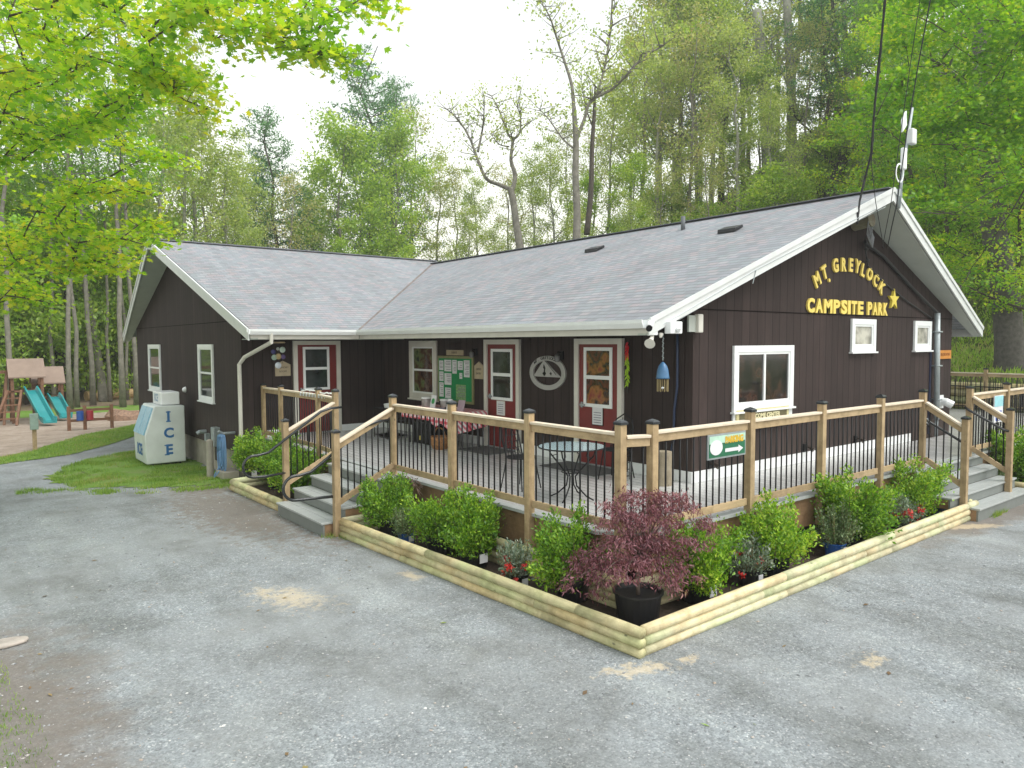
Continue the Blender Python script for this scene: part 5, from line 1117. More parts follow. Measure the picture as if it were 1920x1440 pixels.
# purple laceleaf maple
def lace():
    x0, y0 = -3.12, -1.8; t = thing('purple_maple', 'purple laceleaf Japanese maple in a large black pot at the bed corner', 'small tree', (x0, y0, .03)); pot(t, x0, y0, .235, .3, M['black_plastic'])
    rng = np.random.default_rng(12); mb = MB(); C = []; D = []
    mb.tube([(x0, y0, .28), (x0-.01, y0, .45), (x0+.02, y0+.01, .62)], [.022, .02, .018], 8)
    br = []; rx = np.array([cr.x, cr.y, 0]); fx = np.array([cf.x, cf.y, 0])
    # (sideways reach, depth reach, top height, end height)
    br += [(-.62, -.1, .72, .42), (-.5, .2, .85, .6), (-.38, -.3, .8, .5), (-.25, .1, .95, .8), (-.15, -.35, .8, .55), (.1, -.3, .82, .62), (.25, .1, .9, .66), (.42, -.1, .8, .48), (.5, .2, .92, .6), (-.6, .3, .74, .46), (-.42, 0, .62, .3), (.35, -.3, .66, .36),
           (-.25, .3, 1.2, 1.12), (-.05, .35, 1.28, 1.22), (.15, .2, 1.3, 1.22), (.35, .3, 1.25, 1.15), (.55, .25, 1.2, 1.1), (.66, .1, 1.1, .95), (.05, 0, 1.1, 1.0), (-.35, .1, 1.1, .95), (.3, 0, 1.1, .98), (-.12, .1, 1.12, 1.05), (.6, -.05, .98, .78), (-.2, -.15, .98, .75), (.15, -.1, .98, .8), (-.5, -.1, .78, .5), (.48, .35, 1.28, 1.2), (.2, .3, 1.22, 1.2)]
    for sx, sf, zt_, ze in br:
        b0 = np.array([x0+.02, y0+.01, .55]); sx *= 1.05; e = np.array([x0, y0, 0])+rx*sx+fx*sf*.8; e[2] = ze; mid = (b0+e)/2; mid[2] = zt_
        P = [(1-k)**2*b0+2*k*(1-k)*mid+k*k*e for k in np.linspace(0, 1, 7)]; mb.tube(P, [.012, .01, .008, .006, .005, .004, .002], 5)
        for j in range(15):
            k = rng.uniform(.4, 1.06); p = (1-k)**2*b0+2*k*(1-k)*mid+k*k*e; a = rng.uniform(0, 6.283)
            q = p+np.array([math.cos(a)*.1, math.sin(a)*.1, rng.uniform(-.03, .04)])*rng.uniform(.3, 1.4); m_ = 28
            c = q+rng.normal(0, 1, (m_, 3))*np.array([.042, .042, .026]); C.append(c); D.append(np.tile(np.array([math.cos(a)*.5, math.sin(a)*.5, -.75]), (m_, 1)))
    mb.build('trunk', M['bark'], t, smooth=True)
    C = np.concatenate(C)-np.array([x0, y0, .03]); D = np.concatenate(D)
    mesh_obj('foliage', polys_mesh('foliage', leaf_quads(C, D, .045, .24, rng, .1, .8), 4), M['acer'], t)
lace()

# ---------------------------------------------------------------- beside the wing
zi = -.25
t = thing('ice_freezer', 'white outdoor ice freezer with blue ICE lettering beside the wing', 'ice freezer', (-4.05, 13.3, zi))
x0, x1, ya, yb2 = -4.5, -3.6, 12.75, 14.0
iw = mat('ice_white_enamel', (.62, .66, .65), .35, .1, 2.2)
MB().prism([(x0, ya, zi+.06), (x1, ya, zi+.06), (x1, ya, zi+1.46), (x0+.22, ya, zi+1.48), (x0+.2, ya, zi+1.44), (x0-.02, ya, zi+.76), (x0-.02, ya, zi+.66)], (0, yb2-ya, 0)).build('cabinet', iw, t, fixn=True, bevel=.025)
MB().box((x0+.1, ya+.06, zi), (x1-.1, yb2-.06, zi+.06)).build('base', M['black'], t)
MB().box((x0+.38, ya+.1, zi+1.48), (x1-.08, yb2-.3, zi+1.8)).build('top_box', M['vinyl'], t, bevel=.03)
d1, d2 = Vector((x0-.02, 0, zi+.77)), Vector((x0+.2, 0, zi+1.42)); dn = Vector((-(d2.z-d1.z), 0, d2.x-d1.x)).normalized()
for i in range(2):
    a_, b__ = ya+.07+i*.57, ya+.6+i*.57; A_, B_ = d1+dn*.002, d2+dn*.002
    MB().prism([(A_.x, a_, A_.z), (A_.x, b__, A_.z), (B_.x, b__, B_.z), (B_.x, a_, B_.z)], dn*.03).build('door', mat('pale_blue_door', (.22, .42, .55), .35), t, fixn=True)
ib = mat('blue_lettering', (.02, .13, .36), .5)
def serif(ch, y_or_x, z, s, side):
    m = MB()
    if side:      # on the face towards -Y
        l = text_mb(ch, s, (y_or_x, ya-.003, z), (1, 0, 0), (0, 0, 1), .004, .012); m.add(l.v, l.f)
        if ch in 'I':
            for dz in (-s*.35, s*.35): m.box((y_or_x-s*.16, ya-.006, z+dz-.014), (y_or_x+s*.16, ya-.001, z+dz+.014))
        if ch == 'E':
            for dz in (-s*.35, s*.35): m.box((y_or_x-s*.33, ya-.006, z+dz-.014), (y_or_x, ya-.001, z+dz+.014))
    return m
m = MB()
for ch, z in (('I', 1.2), ('C', .79), ('E', .38)):
    l = serif(ch, x0+.52, zi+z, .33, True); m.add(l.v, l.f)
m.build('side_letters', ib, t); l = text_mb('ICE', .38, (x0-.024, 13.36, zi+.38), (0, -1, 0), (0, 0, 1), .004, .01); l.build('front_letters', ib, t)
text_mb('ICE', .26, (x0+.376, 13.3, zi+1.64), (0, -1, 0), (0, 0, 1), .004, .004).build('top_letters', mat('faded_blue_lettering', (.3, .4, .52), .5), t)
t = thing('utility_meter', 'grey utility box on the brown wing wall right of the ice freezer', 'meter', (-3.4, 10.85, .6)); MB().box((-3.5, 10.7, .38), (-3.351, 10.95, .82)).build('box', M['grey_metal'], t, bevel=.015)
t = thing('small_outlet_box', 'small grey outlet box low on the wing wall', 'outlet', (-3.4, 11.6, .5)); MB().box((-3.44, 11.55, .42), (-3.351, 11.68, .6)).build('box', M['grey_metal'], t); MB().tube([(-3.4, 11.6, .42), (-3.4, 11.6, -.2)], .015, 6).build('pipe', M['grey_metal'], t)
t = thing('wall_pipe_stub', 'grey pipe stub sticking out of the wing wall behind the ice freezer', 'pipe', (-3.4, 12.5, .62)); MB().tube([(-3.35, 11.85, .62), (-3.5, 11.85, .62), (-3.56, 11.85, .58)], .05, 10).build('pipe', M['grey_metal'], t)
o = MB().tube([(-3.75, 10.15, -.2), (-3.75, 10.15, .6), (-3.75, 10.15, .64)], [.075, .075, .03], 14).build('hose_post', M['concrete'], None); tag(o, 'round grey post beside the coiled blue hose', 'post')
t = thing('garden_hose', 'light blue garden hose coiled on a rack on the wing wall', 'hose', (-3.6, 9.6, .5)); hm = mat('light_blue_hose', (.14, .28, .5), .4, .1); m = MB()
for k in range(9):
    y = 9.52+.035*k; zt2 = .78-.01*(k % 3); zb2 = -.02+.06*((k*5) % 4); xo = -3.62-.02*(k % 3)
    m.tube([(xo, y+.09*math.cos(R(a)), (zt2+zb2)/2+(zt2-zb2)/2*math.sin(R(a))) for a in range(0, 361, 20)], .014, 6)
m.tube([(-3.66, 9.75, .1), (-3.75, 9.85, -.12), (-3.8, 9.7, -.15), (-3.72, 9.6, 0)], .013, 6)
m.build('coil', hm, t, smooth=True); MB().tube([(-3.351, 9.65, .8), (-3.6, 9.65, .8), (-3.7, 9.65, .86)], .03, 8).build('hook', M['grey_metal'], t); MB().box((-3.72, 9.3, -.15), (-3.4, 9.85, .0)).build('base_slab', M['concrete'], t)
t = thing('wall_faucet', 'brass faucet beside the hose on the wing wall', 'faucet', (-3.4, 9.3, .55)); MB().tube([(-3.351, 9.28, .56), (-3.46, 9.28, .55), (-3.5, 9.28, .48)], .02, 8).build('spout', bpy.data.materials['brass_tubes'], t); MB().lathe((-3.44, 9.28, .58), [(.035, 0), (.035, .012), (0, .015)], 10).build('handle', M['black'], t)
t = thing('dome_light', 'small white round lamp on the wing wall above the freezer', 'wall light', (-3.4, 13.5, 1.6)); MB().lathe((-3.36, 13.55, 1.55), [(0, -.09), (.05, -.07), (.075, -.03), (.08, 0)], 14, 'x').build('globe', M['vinyl'], t, smooth=True)
# post with a green-grey box
t = thing('post_box', 'small green-grey box on a wooden post by the gravel path', 'post box', (*sc0((-6.47, 16.14)), -.25)); px_, py_ = sc0((-6.47, 16.14)); MB().box((px_-.05, py_-.05, -.25), (px_+.05, py_+.05, .55)).build('post', M['wood_z'], t); MB().box((px_-.1, py_-.1, .35), (px_+.1, py_+.02, .8)).build('box', mat('sage_box', (.22, .3, .26), .5), t, bevel=.01)

# ---------------------------------------------------------------- playground
M['play'] = wood_mat('cedar_play_wood', (.2, .1, .055), 2, .25, knots=False); M['playroof'] = mat('faded_plank_roof', (.25, .185, .145), .8, .12, 3)
M['slide'] = mat('teal_slide', (.03, .25, .26), .25, .08, 4); M['slide_in'] = M['slide']
def tower(label, cx, cy, w_, zd, ht, rid, slide, rz):
    t = thing('play_tower', label, 'playset', (cx, cy, -.25), 'wooden playset towers'); g = -.25
    for sx in (-1, 1):
        for sy in (-1, 1): MB().box((cx+sx*w_/2-.05, cy+sy*w_/2-.05, g), (cx+sx*w_/2+.05, cy+sy*w_/2+.05, g+ht)).build('post', M['play'], t)
    MB().box((cx-w_/2, cy-w_/2, g+zd-.08), (cx+w_/2, cy+w_/2, g+zd)).build('platform', M['play'], t)
    m = MB()
    for sy in (-1, 1): m.box((cx-w_/2, cy+sy*w_/2-.02, g+zd+.45), (cx+w_/2, cy+sy*w_/2+.02, g+zd+.55)) if sy > 0 else None
    for sx in (-1, 1): m.box((cx+sx*w_/2-.02, cy-w_/2, g+zd+.5), (cx+sx*w_/2+.02, cy+w_/2, g+zd+.6)); m.box((cx+sx*w_/2-.02, cy-w_/2, g+zd+.1), (cx+sx*w_/2+.02, cy+w_/2, g+zd+.2))
    m.build('guard_rail', M['play'], t)
    e = w_/2+.12; zt_ = g+ht
    for s in (-1, 1): MB().prism([(cx-e, cy+s*e, zt_-.08), (cx+e, cy+s*e, zt_-.08), (cx+e-.0, cy, zt_+rid), (cx-e+.0, cy, zt_+rid)], (0, 0, .05)).build('roof', M['playroof'], t, fixn=True)
    for s in (-1, 1): MB().prism([(cx+s*(w_/2), cy-w_/2, zt_-.02), (cx+s*w_/2, cy+w_/2, zt_-.02), (cx+s*w_/2, cy, zt_+rid-.1)], (.03*s, 0, 0)).build('gable_board', M['play'], t, fixn=True)
    # slide towards -Y with raised sides
    P = slide; sw = .23; m = MB(); n = len(P)
    prof = [(-sw, .16), (-sw+.05, .16), (-sw+.1, .0), (sw-.1, .0), (sw-.05, .16), (sw, .16), (sw-.02, -.06), (-sw+.02, -.06)]
    for (x, y, z) in P: m.v += [(x+a, y, z+b) for a, b in prof]
    for i in range(n-1):
        for k in range(8): m.f.append((i*8+k, i*8+(k+1) % 8, (i+1)*8+(k+1) % 8, (i+1)*8+k))
    m.f += [tuple(range(8)), tuple(range((n-1)*8+7, (n-1)*8-1, -1))]; m.build('slide', M['slide'], t, fixn=True)
    return t
g = -.25; k_ = 1.09
ax_, ay_ = -5.75, 27.1; bx_, by_ = -4.95, 28.2
t1 = tower('taller play tower with plank roof and long teal slide', ax_, ay_, .95, 1.25, 1.8, .6, [(ax_+.1, ay_-.5, g+1.25), (ax_+.15, ay_-.75, g+1.12), (ax_+.35, ay_-1.6, g+.5), (ax_+.45, ay_-2.1, g+.2), (ax_+.5, ay_-2.4, g+.18)], 0)
t2 = tower('shorter play tower with plank roof and short teal slide', bx_, by_, .9, .9, 1.5, .55, [(bx_+.15, by_-.45, g+.9), (bx_+.2, by_-.7, g+.8), (bx_+.35, by_-1.4, g+.3), (bx_+.4, by_-1.8, g+.18)], 0)
t = thing('swing_beam', 'wooden swing beam and slanted legs left of the play towers', 'swing set', (ax_-1, ay_, g)); MB().beam((ax_-.5, ay_, g+1.95), (ax_-4.5, ay_, g+1.95), .1, .12).build('beam', M['play'], t)
for s in (-1, 1): MB().beam((ax_-.6, ay_, g+1.9), (ax_-.8, ay_+s*.9, g), .08, .08).build('leg', M['play'], t)
t = thing('climbing_ladder', 'slanted wooden climbing ladder against the left side of the taller tower', 'ladder', (ax_-.9, ay_-1, g))
for dx in (-.35, .35): MB().beam((ax_-.4+dx*.6, ay_-.5, g+1.25), (ax_-.8+dx, ay_-1.4, g+.01), .08, .09).build('side_rail', M['play'], t)
for i in range(5): q = i/5; MB().beam((ax_-.4-.35*.6-.4*q-.14*q, ay_-.5-.9*q, g+1.22-1.2*q), (ax_-.4+.35*.6-.4*q+.14*q, ay_-.5-.9*q, g+1.22-1.2*q), .05, .05).build('rung', M['play'], t)
fx_, fy_ = sc0((-5.2, 20.2), k_); gx_, gy_ = sc0((-4.22, 19.9), k_)
t = thing('play_counter', 'low wooden rail frame with two toy drums in the playground', 'play frame', (fx_, fy_, g))
for (x, y) in ((fx_, fy_), ((fx_*.55+gx_*.45), fy_), (gx_+.25, gy_+.35)): MB().box((x-.05, y-.05, g), (x+.05, y+.05, g+.85)).build('post', M['play'], t)
for z in (.35, .7): MB().beam((fx_, fy_, g+z), (gx_+.25, gy_+.35, g+z), .03, .09).build('rail', M['play'], t)
for x, c, lb in ((fx_+.32, (.02, .08, .3), 'blue toy drum on the playground rail'), (fx_+.62, (.3, .03, .04), 'red toy drum on the playground rail')):
    o = MB().tube([(x, fy_-.14, g+.36), (x, fy_-.14, g+.68)], .11, 14).build('toy_drum', mat(lb.split()[0]+'_drum', c, .4), None); tag(o, lb, 'toy drum')
hx, hy = sc0((-3.1, 23), k_); m = MB()
t = thing('toy_hump', 'low brown humped climbing boulder at the playground edge', 'boulder', (hx, hy, g)); m.lathe((hx, hy, g-.05), [(.75, 0), (.7, .25), (.45, .42), (.2, .36), (0, .3)], 9); m.v = [(x+.12*math.sin(y*5+z*7), y, z+.06*math.sin(x*6)) for x, y, z in m.v]; m.build('boulder', mat('brown_play_boulder', (.24, .15, .1), .8, .3), t)
rr = random.Random(6)
for i, (x, y, lb) in enumerate(((-2.35, 34.25, 'leftmost pale cut log on the forest floor'), (-1.5, 35.9, 'upper pale cut log among the three'), (-1.1, 34.6, 'rightmost pale cut log on the forest floor'))):
    x, y = sc0((x, y), 1.09); z = H(x, y)+.25; a = rr.uniform(-.5, .5); o = MB().tube([(x-.5*math.cos(a), y-.5*math.sin(a), z-.02), (x+.5*math.cos(a), y+.5*math.sin(a), z)], .27, 12).build('cut_log', wood_mat('fresh_cut_wood', (.62, .42, .22), 0, .15, knots=False) if i == 0 else bpy.data.materials['fresh_cut_wood'], None); tag(o, lb, 'log', 'pale cut logs under the pines')
# rail fence far left
t = thing('rail_fence', 'dark slatted fence behind the playground at the left edge', 'fence', (-12, 30, -.2))
for i in range(5):
    z = .1+.3*i; MB().beam((-14, 28.6, z), (-7.2, 29.2, z), .03, .1).build('rail', mat('dark_fence_wood', (.07, .06, .045), .8) if i == 0 else bpy.data.materials['dark_fence_wood'], t)
for x in (-13.5, -11.4, -9.3, -7.2): MB().box((x-.06, 28.9, -.3), (x+.06, 29.02, 1.5)).build('post', bpy.data.materials['dark_fence_wood'], t)

# ---------------------------------------------------------------- trees
def bez(P, k):
    P = [np.array(p, float) for p in P]
    while len(P) > 1: P = [P[i]*(1-k)+P[i+1]*k for i in range(len(P)-1)]
    return P[0]
M['bark_grey'] = mat('grey_bark', (.2, .185, .155), .9, .3, 5, .6)
M['bark_pale'] = mat('lichen_bark', (.27, .27, .22), .9, .35, 3, .6)
M['bark_dark'] = mat('dark_wet_bark', (.075, .06, .048), .9, .3, 5, .6)
M['bark_oak'] = mat('furrowed_oak_bark', (.1, .092, .084), .9, .35, 9, .9)
LM = {
 'olive': leaf_mat('spring_olive_leaf', [(0, (.2, .29, .07)), (.4, (.34, .43, .12)), (.75, (.48, .54, .18)), (1, (.58, .56, .28))], .52),
 'lime': leaf_mat('spring_lime_leaf', [(0, (.16, .28, .03)), (.45, (.28, .43, .05)), (.8, (.45, .57, .09)), (1, (.6, .64, .14))], .52),
 'rust': leaf_mat('budding_rust_leaf', [(0, (.22, .28, .09)), (.45, (.36, .39, .14)), (.8, (.46, .41, .2)), (1, (.52, .4, .24))], .5),
 'pine': leaf_mat('pine_needles', [(0, (.05, .15, .05)), (.5, (.09, .24, .08)), (.85, (.15, .33, .11)), (1, (.24, .36, .1))], .25),
 'maple': leaf_mat('maple_leaf', [(0, (.1, .27, .015)), (.3, (.22, .44, .02)), (.6, (.38, .57, .03)), (.85, (.55, .64, .035)), (1, (.68, .64, .04))], .5),
 'maple_deep': leaf_mat('deep_maple_leaf', [(0, (.08, .22, .012)), (.4, (.17, .36, .015)), (.7, (.3, .47, .02)), (.9, (.5, .58, .025)), (1, (.66, .58, .03))], .5),
 'green': leaf_mat('fresh_green_leaf', [(0, (.09, .22, .02)), (.45, (.17, .35, .03)), (.8, (.27, .46, .045)), (1, (.42, .52, .07))], .45)}
def tree_skeleton(rng, Ht, r0, first, nl, spread, up, trunk_lean=.03, sub=5, fork=False, droop=0):
    """returns tube list and leaf cluster centres with weights"""
    tubes = []; tips = []
    lean = rng.normal(0, trunk_lean, 2)*Ht; n = 9; T = []
    for i in range(n+1):
        k = i/n; T.append(np.array([lean[0]*k*k+rng.normal(0, .012)*Ht*k, lean[1]*k*k+rng.normal(0, .012)*Ht*k, Ht*k]))
    rad = [r0*(1.25 if i == 0 else 1)*(1-.86*(i/n)**1.1) for i in range(n+1)]; tubes.append((T, rad, 9))
    def at(k): x = k*n; i = min(int(x), n-1); return T[i]*(1-(x-i))+T[i+1]*(x-i)
    for j in range(nl):
        k = first+(1-first)*(j+rng.uniform(0, .8))/nl; k = min(k, .98); a = j*2.4+rng.normal(0, .4); p = at(k)
        L = spread*(1-.62*((k-first)/(1-first))**1.3)*rng.uniform(.75, 1.15); el = R(up+rng.normal(0, 9)+30*(k-first))
        d = np.array([math.cos(a)*math.cos(el), math.sin(a)*math.cos(el), math.sin(el)]); m1 = p+d*L*.5+np.array([0, 0, -.06*L]); e = p+d*L+np.array([0, 0, (.12-droop)*L])
        m1 += rng.normal(0, .05*L, 3); P = [bez([p, m1, e], q) for q in np.linspace(0, 1, 6)]; rb = max(.012, r0*(1-.8*k)*.42)
        tubes.append((P, [rb*(1-.8*q) for q in np.linspace(0, 1, 6)], 5)); tips.append((e, 1.0))
        for s in range(sub):
            q = rng.uniform(.3, .95); b = bez([p, m1, e], q); a2 = a+rng.choice([-1, 1])*rng.uniform(.4, 1.2); l2 = L*(1-q*.6)*rng.uniform(.25, .5); el2 = el*rng.uniform(.3, 1.3)
            e2 = b+np.array([math.cos(a2)*math.cos(el2), math.sin(a2)*math.cos(el2), math.sin(el2)-droop])*l2; mid = (b+e2)/2+rng.normal(0, .06*l2, 3)
            tubes.append(([b, mid, e2], [rb*(1-.8*q)*.6, rb*.25, rb*.08], 4)); tips.append((e2, .8)); tips.append((mid, .55))
    tips.append((T[-1], 1)); return tubes, tips
def crown(tips, rng, n, ls, sig, aspect=.6, flat=.55, up=.6):
    w_ = np.array([t[1] for t in tips]); w_ = w_/w_.sum(); idx = rng.choice(len(tips), n, p=w_); P = np.array([t[0] for t in tips])[idx]
    sg = rng.uniform(.5, 1.2, len(tips))[idx][:, None]*sig; C = P+rng.normal(0, 1, (n, 3))*sg*np.array([1, 1, flat]); return leaf_quads(C, None, ls, aspect, rng, up)
def proto(kind, seed):
    rng = np.random.default_rng(seed)
    if kind == 'pine':
        Ht = 20; tubes = []; C = []; T = [np.array([rng.normal(0, .06)*i, rng.normal(0, .06)*i, Ht*i/8]) for i in range(9)]; tubes.append((T, [.26*(1-.9*i/8) for i in range(9)], 9))
        for j in range(30):
            k = .3+.69*j/30; z = Ht*k; c = T[min(8, int(k*8))]; L = (4.9*(1-k)**.6+.5)*rng.uniform(.55, 1.15)
            for s in range(3):
                a = j*1.1+s*2.1+rng.normal(0, .3); el = R(2+26*k+rng.normal(0, 5)); d = np.array([math.cos(a)*math.cos(el), math.sin(a)*math.cos(el), math.sin(el)]); p = np.array([c[0], c[1], z]); e = p+d*L+np.array([0, 0, .08*L])
                tubes.append(([p, p+d*L*.5-np.array([0, 0, .04*L]), e], [.035, .02, .006], 4)); m_ = int(120*L/2.5)+20; q = rng.uniform(.25, 1.02, m_)[:, None]
                C.append(p+(e-p)*q+rng.normal(0, 1, (m_, 3))*np.array([.3, .3, .1])*(1.15-q*.5))
        C = np.concatenate(C); lv = leaf_quads(C, None, .24, .32, rng, .8); bark, lm = 'bark_dark', 'pine'
    elif kind == 'tallpine':
        tubes, tips = tree_skeleton(rng, 20, .125, .5, 16, 3.0, 12, .012, 4); lv = crown(tips, rng, 4200, .2, .5, .32, .4); bark, lm = 'bark_grey', 'green'
    elif kind == 'olive':
        tubes, tips = tree_skeleton(rng, 15, .16, .28, 15, 4.0, 38, .03, 6); lv = crown(tips, rng, 6800, .155, .5); bark, lm = 'bark_pale', 'olive'
    elif kind == 'lime':
        tubes, tips = tree_skeleton(rng, 13, .14, .22, 16, 3.6, 34, .03, 6); lv = crown(tips, rng, 9500, .17, .5); bark, lm = 'bark_grey', 'lime'
    elif kind == 'rust':
        tubes, tips = tree_skeleton(rng, 15, .15, .3, 14, 4.2, 42, .04, 7); lv = crown(tips, rng, 4300, .15, .5); bark, lm = 'bark_grey', 'rust'
    elif kind == 'green':
        tubes, tips = tree_skeleton(rng, 16, .24, .2, 17, 5.0, 26, .03, 6); lv = crown(tips, rng, 12000, .16, .6, .6, .4, .9); bark, lm = 'bark_dark', 'green'
    elif kind == 'under':
        tubes, tips = tree_skeleton(rng, 5, .06, .08, 15, 2.4, 24, .05, 5); lv = crown(tips, rng, 7500, .13, .4, .6, .6); bark, lm = 'bark_dark', 'lime'
    elif kind == 'maple':
        tubes, tips = tree_skeleton(rng, 12, .2, .16, 18, 5.0, 16, .02, 7, droop=.06); lv = crown(tips, rng, 15000, .13, .5, .75, .3, 1.0); bark, lm = 'bark_dark', 'maple'
    mb = MB()
    for P, r_, k in tubes: mb.tube(P, r_, k)
    t = thing('tree', '', 'tree', (0, 0, 0)); tr = mb.build('trunk', M[bark], t, smooth=True)
    mesh_obj('crown', polys_mesh('crown', lv, 4), LM[lm], t); return t
used = {}
PR_ = {}
NAMES = {'pine': 'pine_tree', 'tallpine': 'tall_pine_tree', 'olive': 'spring_tree', 'lime': 'leafy_tree', 'rust': 'budding_tree', 'green': 'broadleaf_tree', 'under': 'sapling', 'maple': 'maple_tree'}
SEEN = {}
ORD = ['', ', second from left', ', third from left', ', fourth from left', ', fifth from left', ', sixth from left', ', seventh from left', ', eighth from left', ', ninth from left', ', tenth from left']
def tree(kind, px, dist, scale, label, group, var=0, hs=1.0, cat='tree', lean=0, z=None):
    key = (kind, var)
    if key not in PR_: PR_[key] = proto(kind, hash_(kind)+var*17); first = True
    else: first = False
    t = PR_[key] if first else copy_tree(PR_[key])
    b = YAW-math.atan((px-960)/F); x, y = CAM.x+dist*math.cos(b), CAM.y+dist*math.sin(b)
    t.location = (x, y, (H(x, y) if z is None else z)-.12); t.scale = (scale, scale, scale*hs); t.rotation_euler = (lean, 0, (px*7.3+dist) % 6.28)
    n_ = SEEN.get(label, 0); SEEN[label] = n_+1; label = label+(ORD[min(n_, 9)])
    t.name = NAMES[kind]; t['label'] = label; t['category'] = cat
    if group: t['group'] = group
    elif 'group' in t: del t['group']
    return t
def hash_(s): return sum(ord(c)*(i+3) for i, c in enumerate(s))
rt = random.Random(21)
# left: row of tall bare-trunked pines beyond the playground
for px, d, s, v, lb in ((19, 39, 1.0, 0, 'pale straight pine trunk at the left edge above the play tower'), (100, 42, .8, 1, 'slim pine trunk just right of the play towers'), (129, 39, .95, 0, 'pine trunk right of the dark forked maple'), (142, 40, .85, 1, 'thin pine trunk beside the forked maple'),
                        (172, 41, 1.0, 0, 'straight pine behind the leaning trunk'), (204, 43, .8, 1, 'slim pine between the leaning trunk and the wing'), (228, 39, 1.05, 0, 'thick straight pine left of the wing eave'), (236, 44, .8, 1, 'thin pine directly behind the thick one left of the wing'), (254, 40, .95, 0, 'pine trunk against the left corner of the wing'), (45, 48, .9, 1, 'distant pine behind the play towers'), (80, 50, .9, 0, 'distant thin pine left of the forked maple'), (190, 52, .9, 1, 'distant pine right of the leaning trunk')):
    tree('tallpine', px, d, s, lb, 'tall bare-trunked pines beyond the playground', v)
def big_trunk(name, label, P, rad, lm=None, seed=1, cat='tree', bark='bark_dark', limbs=(), nleaf=0, ls=.15, sig=.5, group=None):
    """feature tree with hand-placed trunk and limbs; P: list of (px, py, dist)"""
    W_ = [ray_pt(px, py, d) for px, py, d in P]; t = thing(name, label, cat, tuple(W_[0]), group); mb = MB(); rng = np.random.default_rng(seed); tips = []
    def sm(Q, n=4):
        out = []
        for i in range(len(Q)-1):
            a, b, c, d = Q[max(i-1, 0)], Q[i], Q[i+1], Q[min(i+2, len(Q)-1)]
            for j in range(n):
                u = j/n; out.append(.5*((2*b)+(c-a)*u+(2*a-5*b+4*c-d)*u*u+(3*b-3*c+d-a)*u**3))
        return out+[Q[-1]]
    S = sm(W_); mb.tube(S, list(np.interp(np.linspace(0, 1, len(S)), np.linspace(0, 1, len(rad)), rad)), 12); mb.build('trunk', M[bark], t, smooth=True)
    lb_ = MB()
    for L, r0, r1 in limbs:
        Q = [ray_pt(*q) for q in L]; S = sm(Q); lb_.tube(S, list(np.linspace(r0, r1, len(S))), 6)
        for k in range(len(S)//3, len(S)):
            for s in range(2):
                v = Vector(rng.normal(0, 1, 3)); v.z = abs(v.z)*.8+.2; e = S[k]+v.normalized()*rng.uniform(.5, 1.5); lb_.tube([S[k], (S[k]+e)/2+Vector(rng.normal(0, .06, 3)), e], [r1*.9+.006, r1*.5+.004, .004], 4); tips.append((np.array(e), 1)); tips.append((np.array((S[k]+e)/2), .6))
    if limbs: lb_.build('limbs', M[bark], t, smooth=True)
    if nleaf:
        lv = crown(tips, rng, nleaf, ls, sig)-np.array(W_[0]); mesh_obj('crown', polys_mesh('crown', lv, 4), LM[lm], t)
    return t
D1 = 40
big_trunk('forked_maple', 'dark forked maple trunk leaning left beyond the play towers', [(118, 752, D1), (114, 690, D1), (108, 640, D1), (106, 590, D1), (108, 540, D1), (112, 460, D1)], [.32, .22, .2, .19, .17, .12], 'green', 3, limbs=[([(112, 650, D1), (95, 625, D1), (75, 570, D1-1), (60, 500, D1-2)], .16, .05), ([(116, 640, D1), (128, 590, D1), (140, 540, D1+1)], .13, .04), ([(108, 560, D1), (90, 510, D1), (70, 440, D1-3)], .1, .04)], nleaf=5000, ls=.17, sig=.7)
big_trunk('leaning_tree', 'pale leaning tree trunk with a pruned branch scar beyond the playground', [(195, 756, 38), (188, 700, 38), (180, 650, 38), (172, 600, 38), (164, 560, 38), (152, 515, 38), (140, 440, 38)], [.25, .2, .18, .17, .16, .15, .12], bark='bark_grey')
big_trunk('dark_slim_tree', 'dark slim trunk directly above the play tower roof', [(68, 750, 40), (67, 680, 40), (66, 620, 40), (64, 540, 40), (64, 470, 40)], [.13, .1, .095, .09, .08], 'green', limbs=[([(66, 610, 40), (50, 570, 40), (42, 520, 40)], .05, .02)], nleaf=1500, ls=.17, sig=.6)
# bright understorey on the rising ground behind the playground
gU = 'bright young trees behind the playground'
zones = ['left of the play towers', 'above the play towers', 'between the pine trunks', 'right of the leaning trunk', 'against the wing corner']
for i in range(30):
    px = -60+i*12.5+rt.uniform(-8, 8); d = rt.uniform(43, 60); tree('under', px, d, rt.uniform(1.0, 1.7), 'bright yellow-green sapling '+zones[min(4, max(0, int((px+20)/70)))], gU, i % 2, rt.uniform(.9, 1.3), 'sapling')
for i in range(10):
    px = -80+i*40+rt.uniform(-10, 10); tree('green', px, rt.uniform(66, 85), rt.uniform(.75, 1.0), 'full green tree in the woods '+('left of' if px < 120 else 'behind')+' the pine row', 'green trees behind the pine row', i % 2)
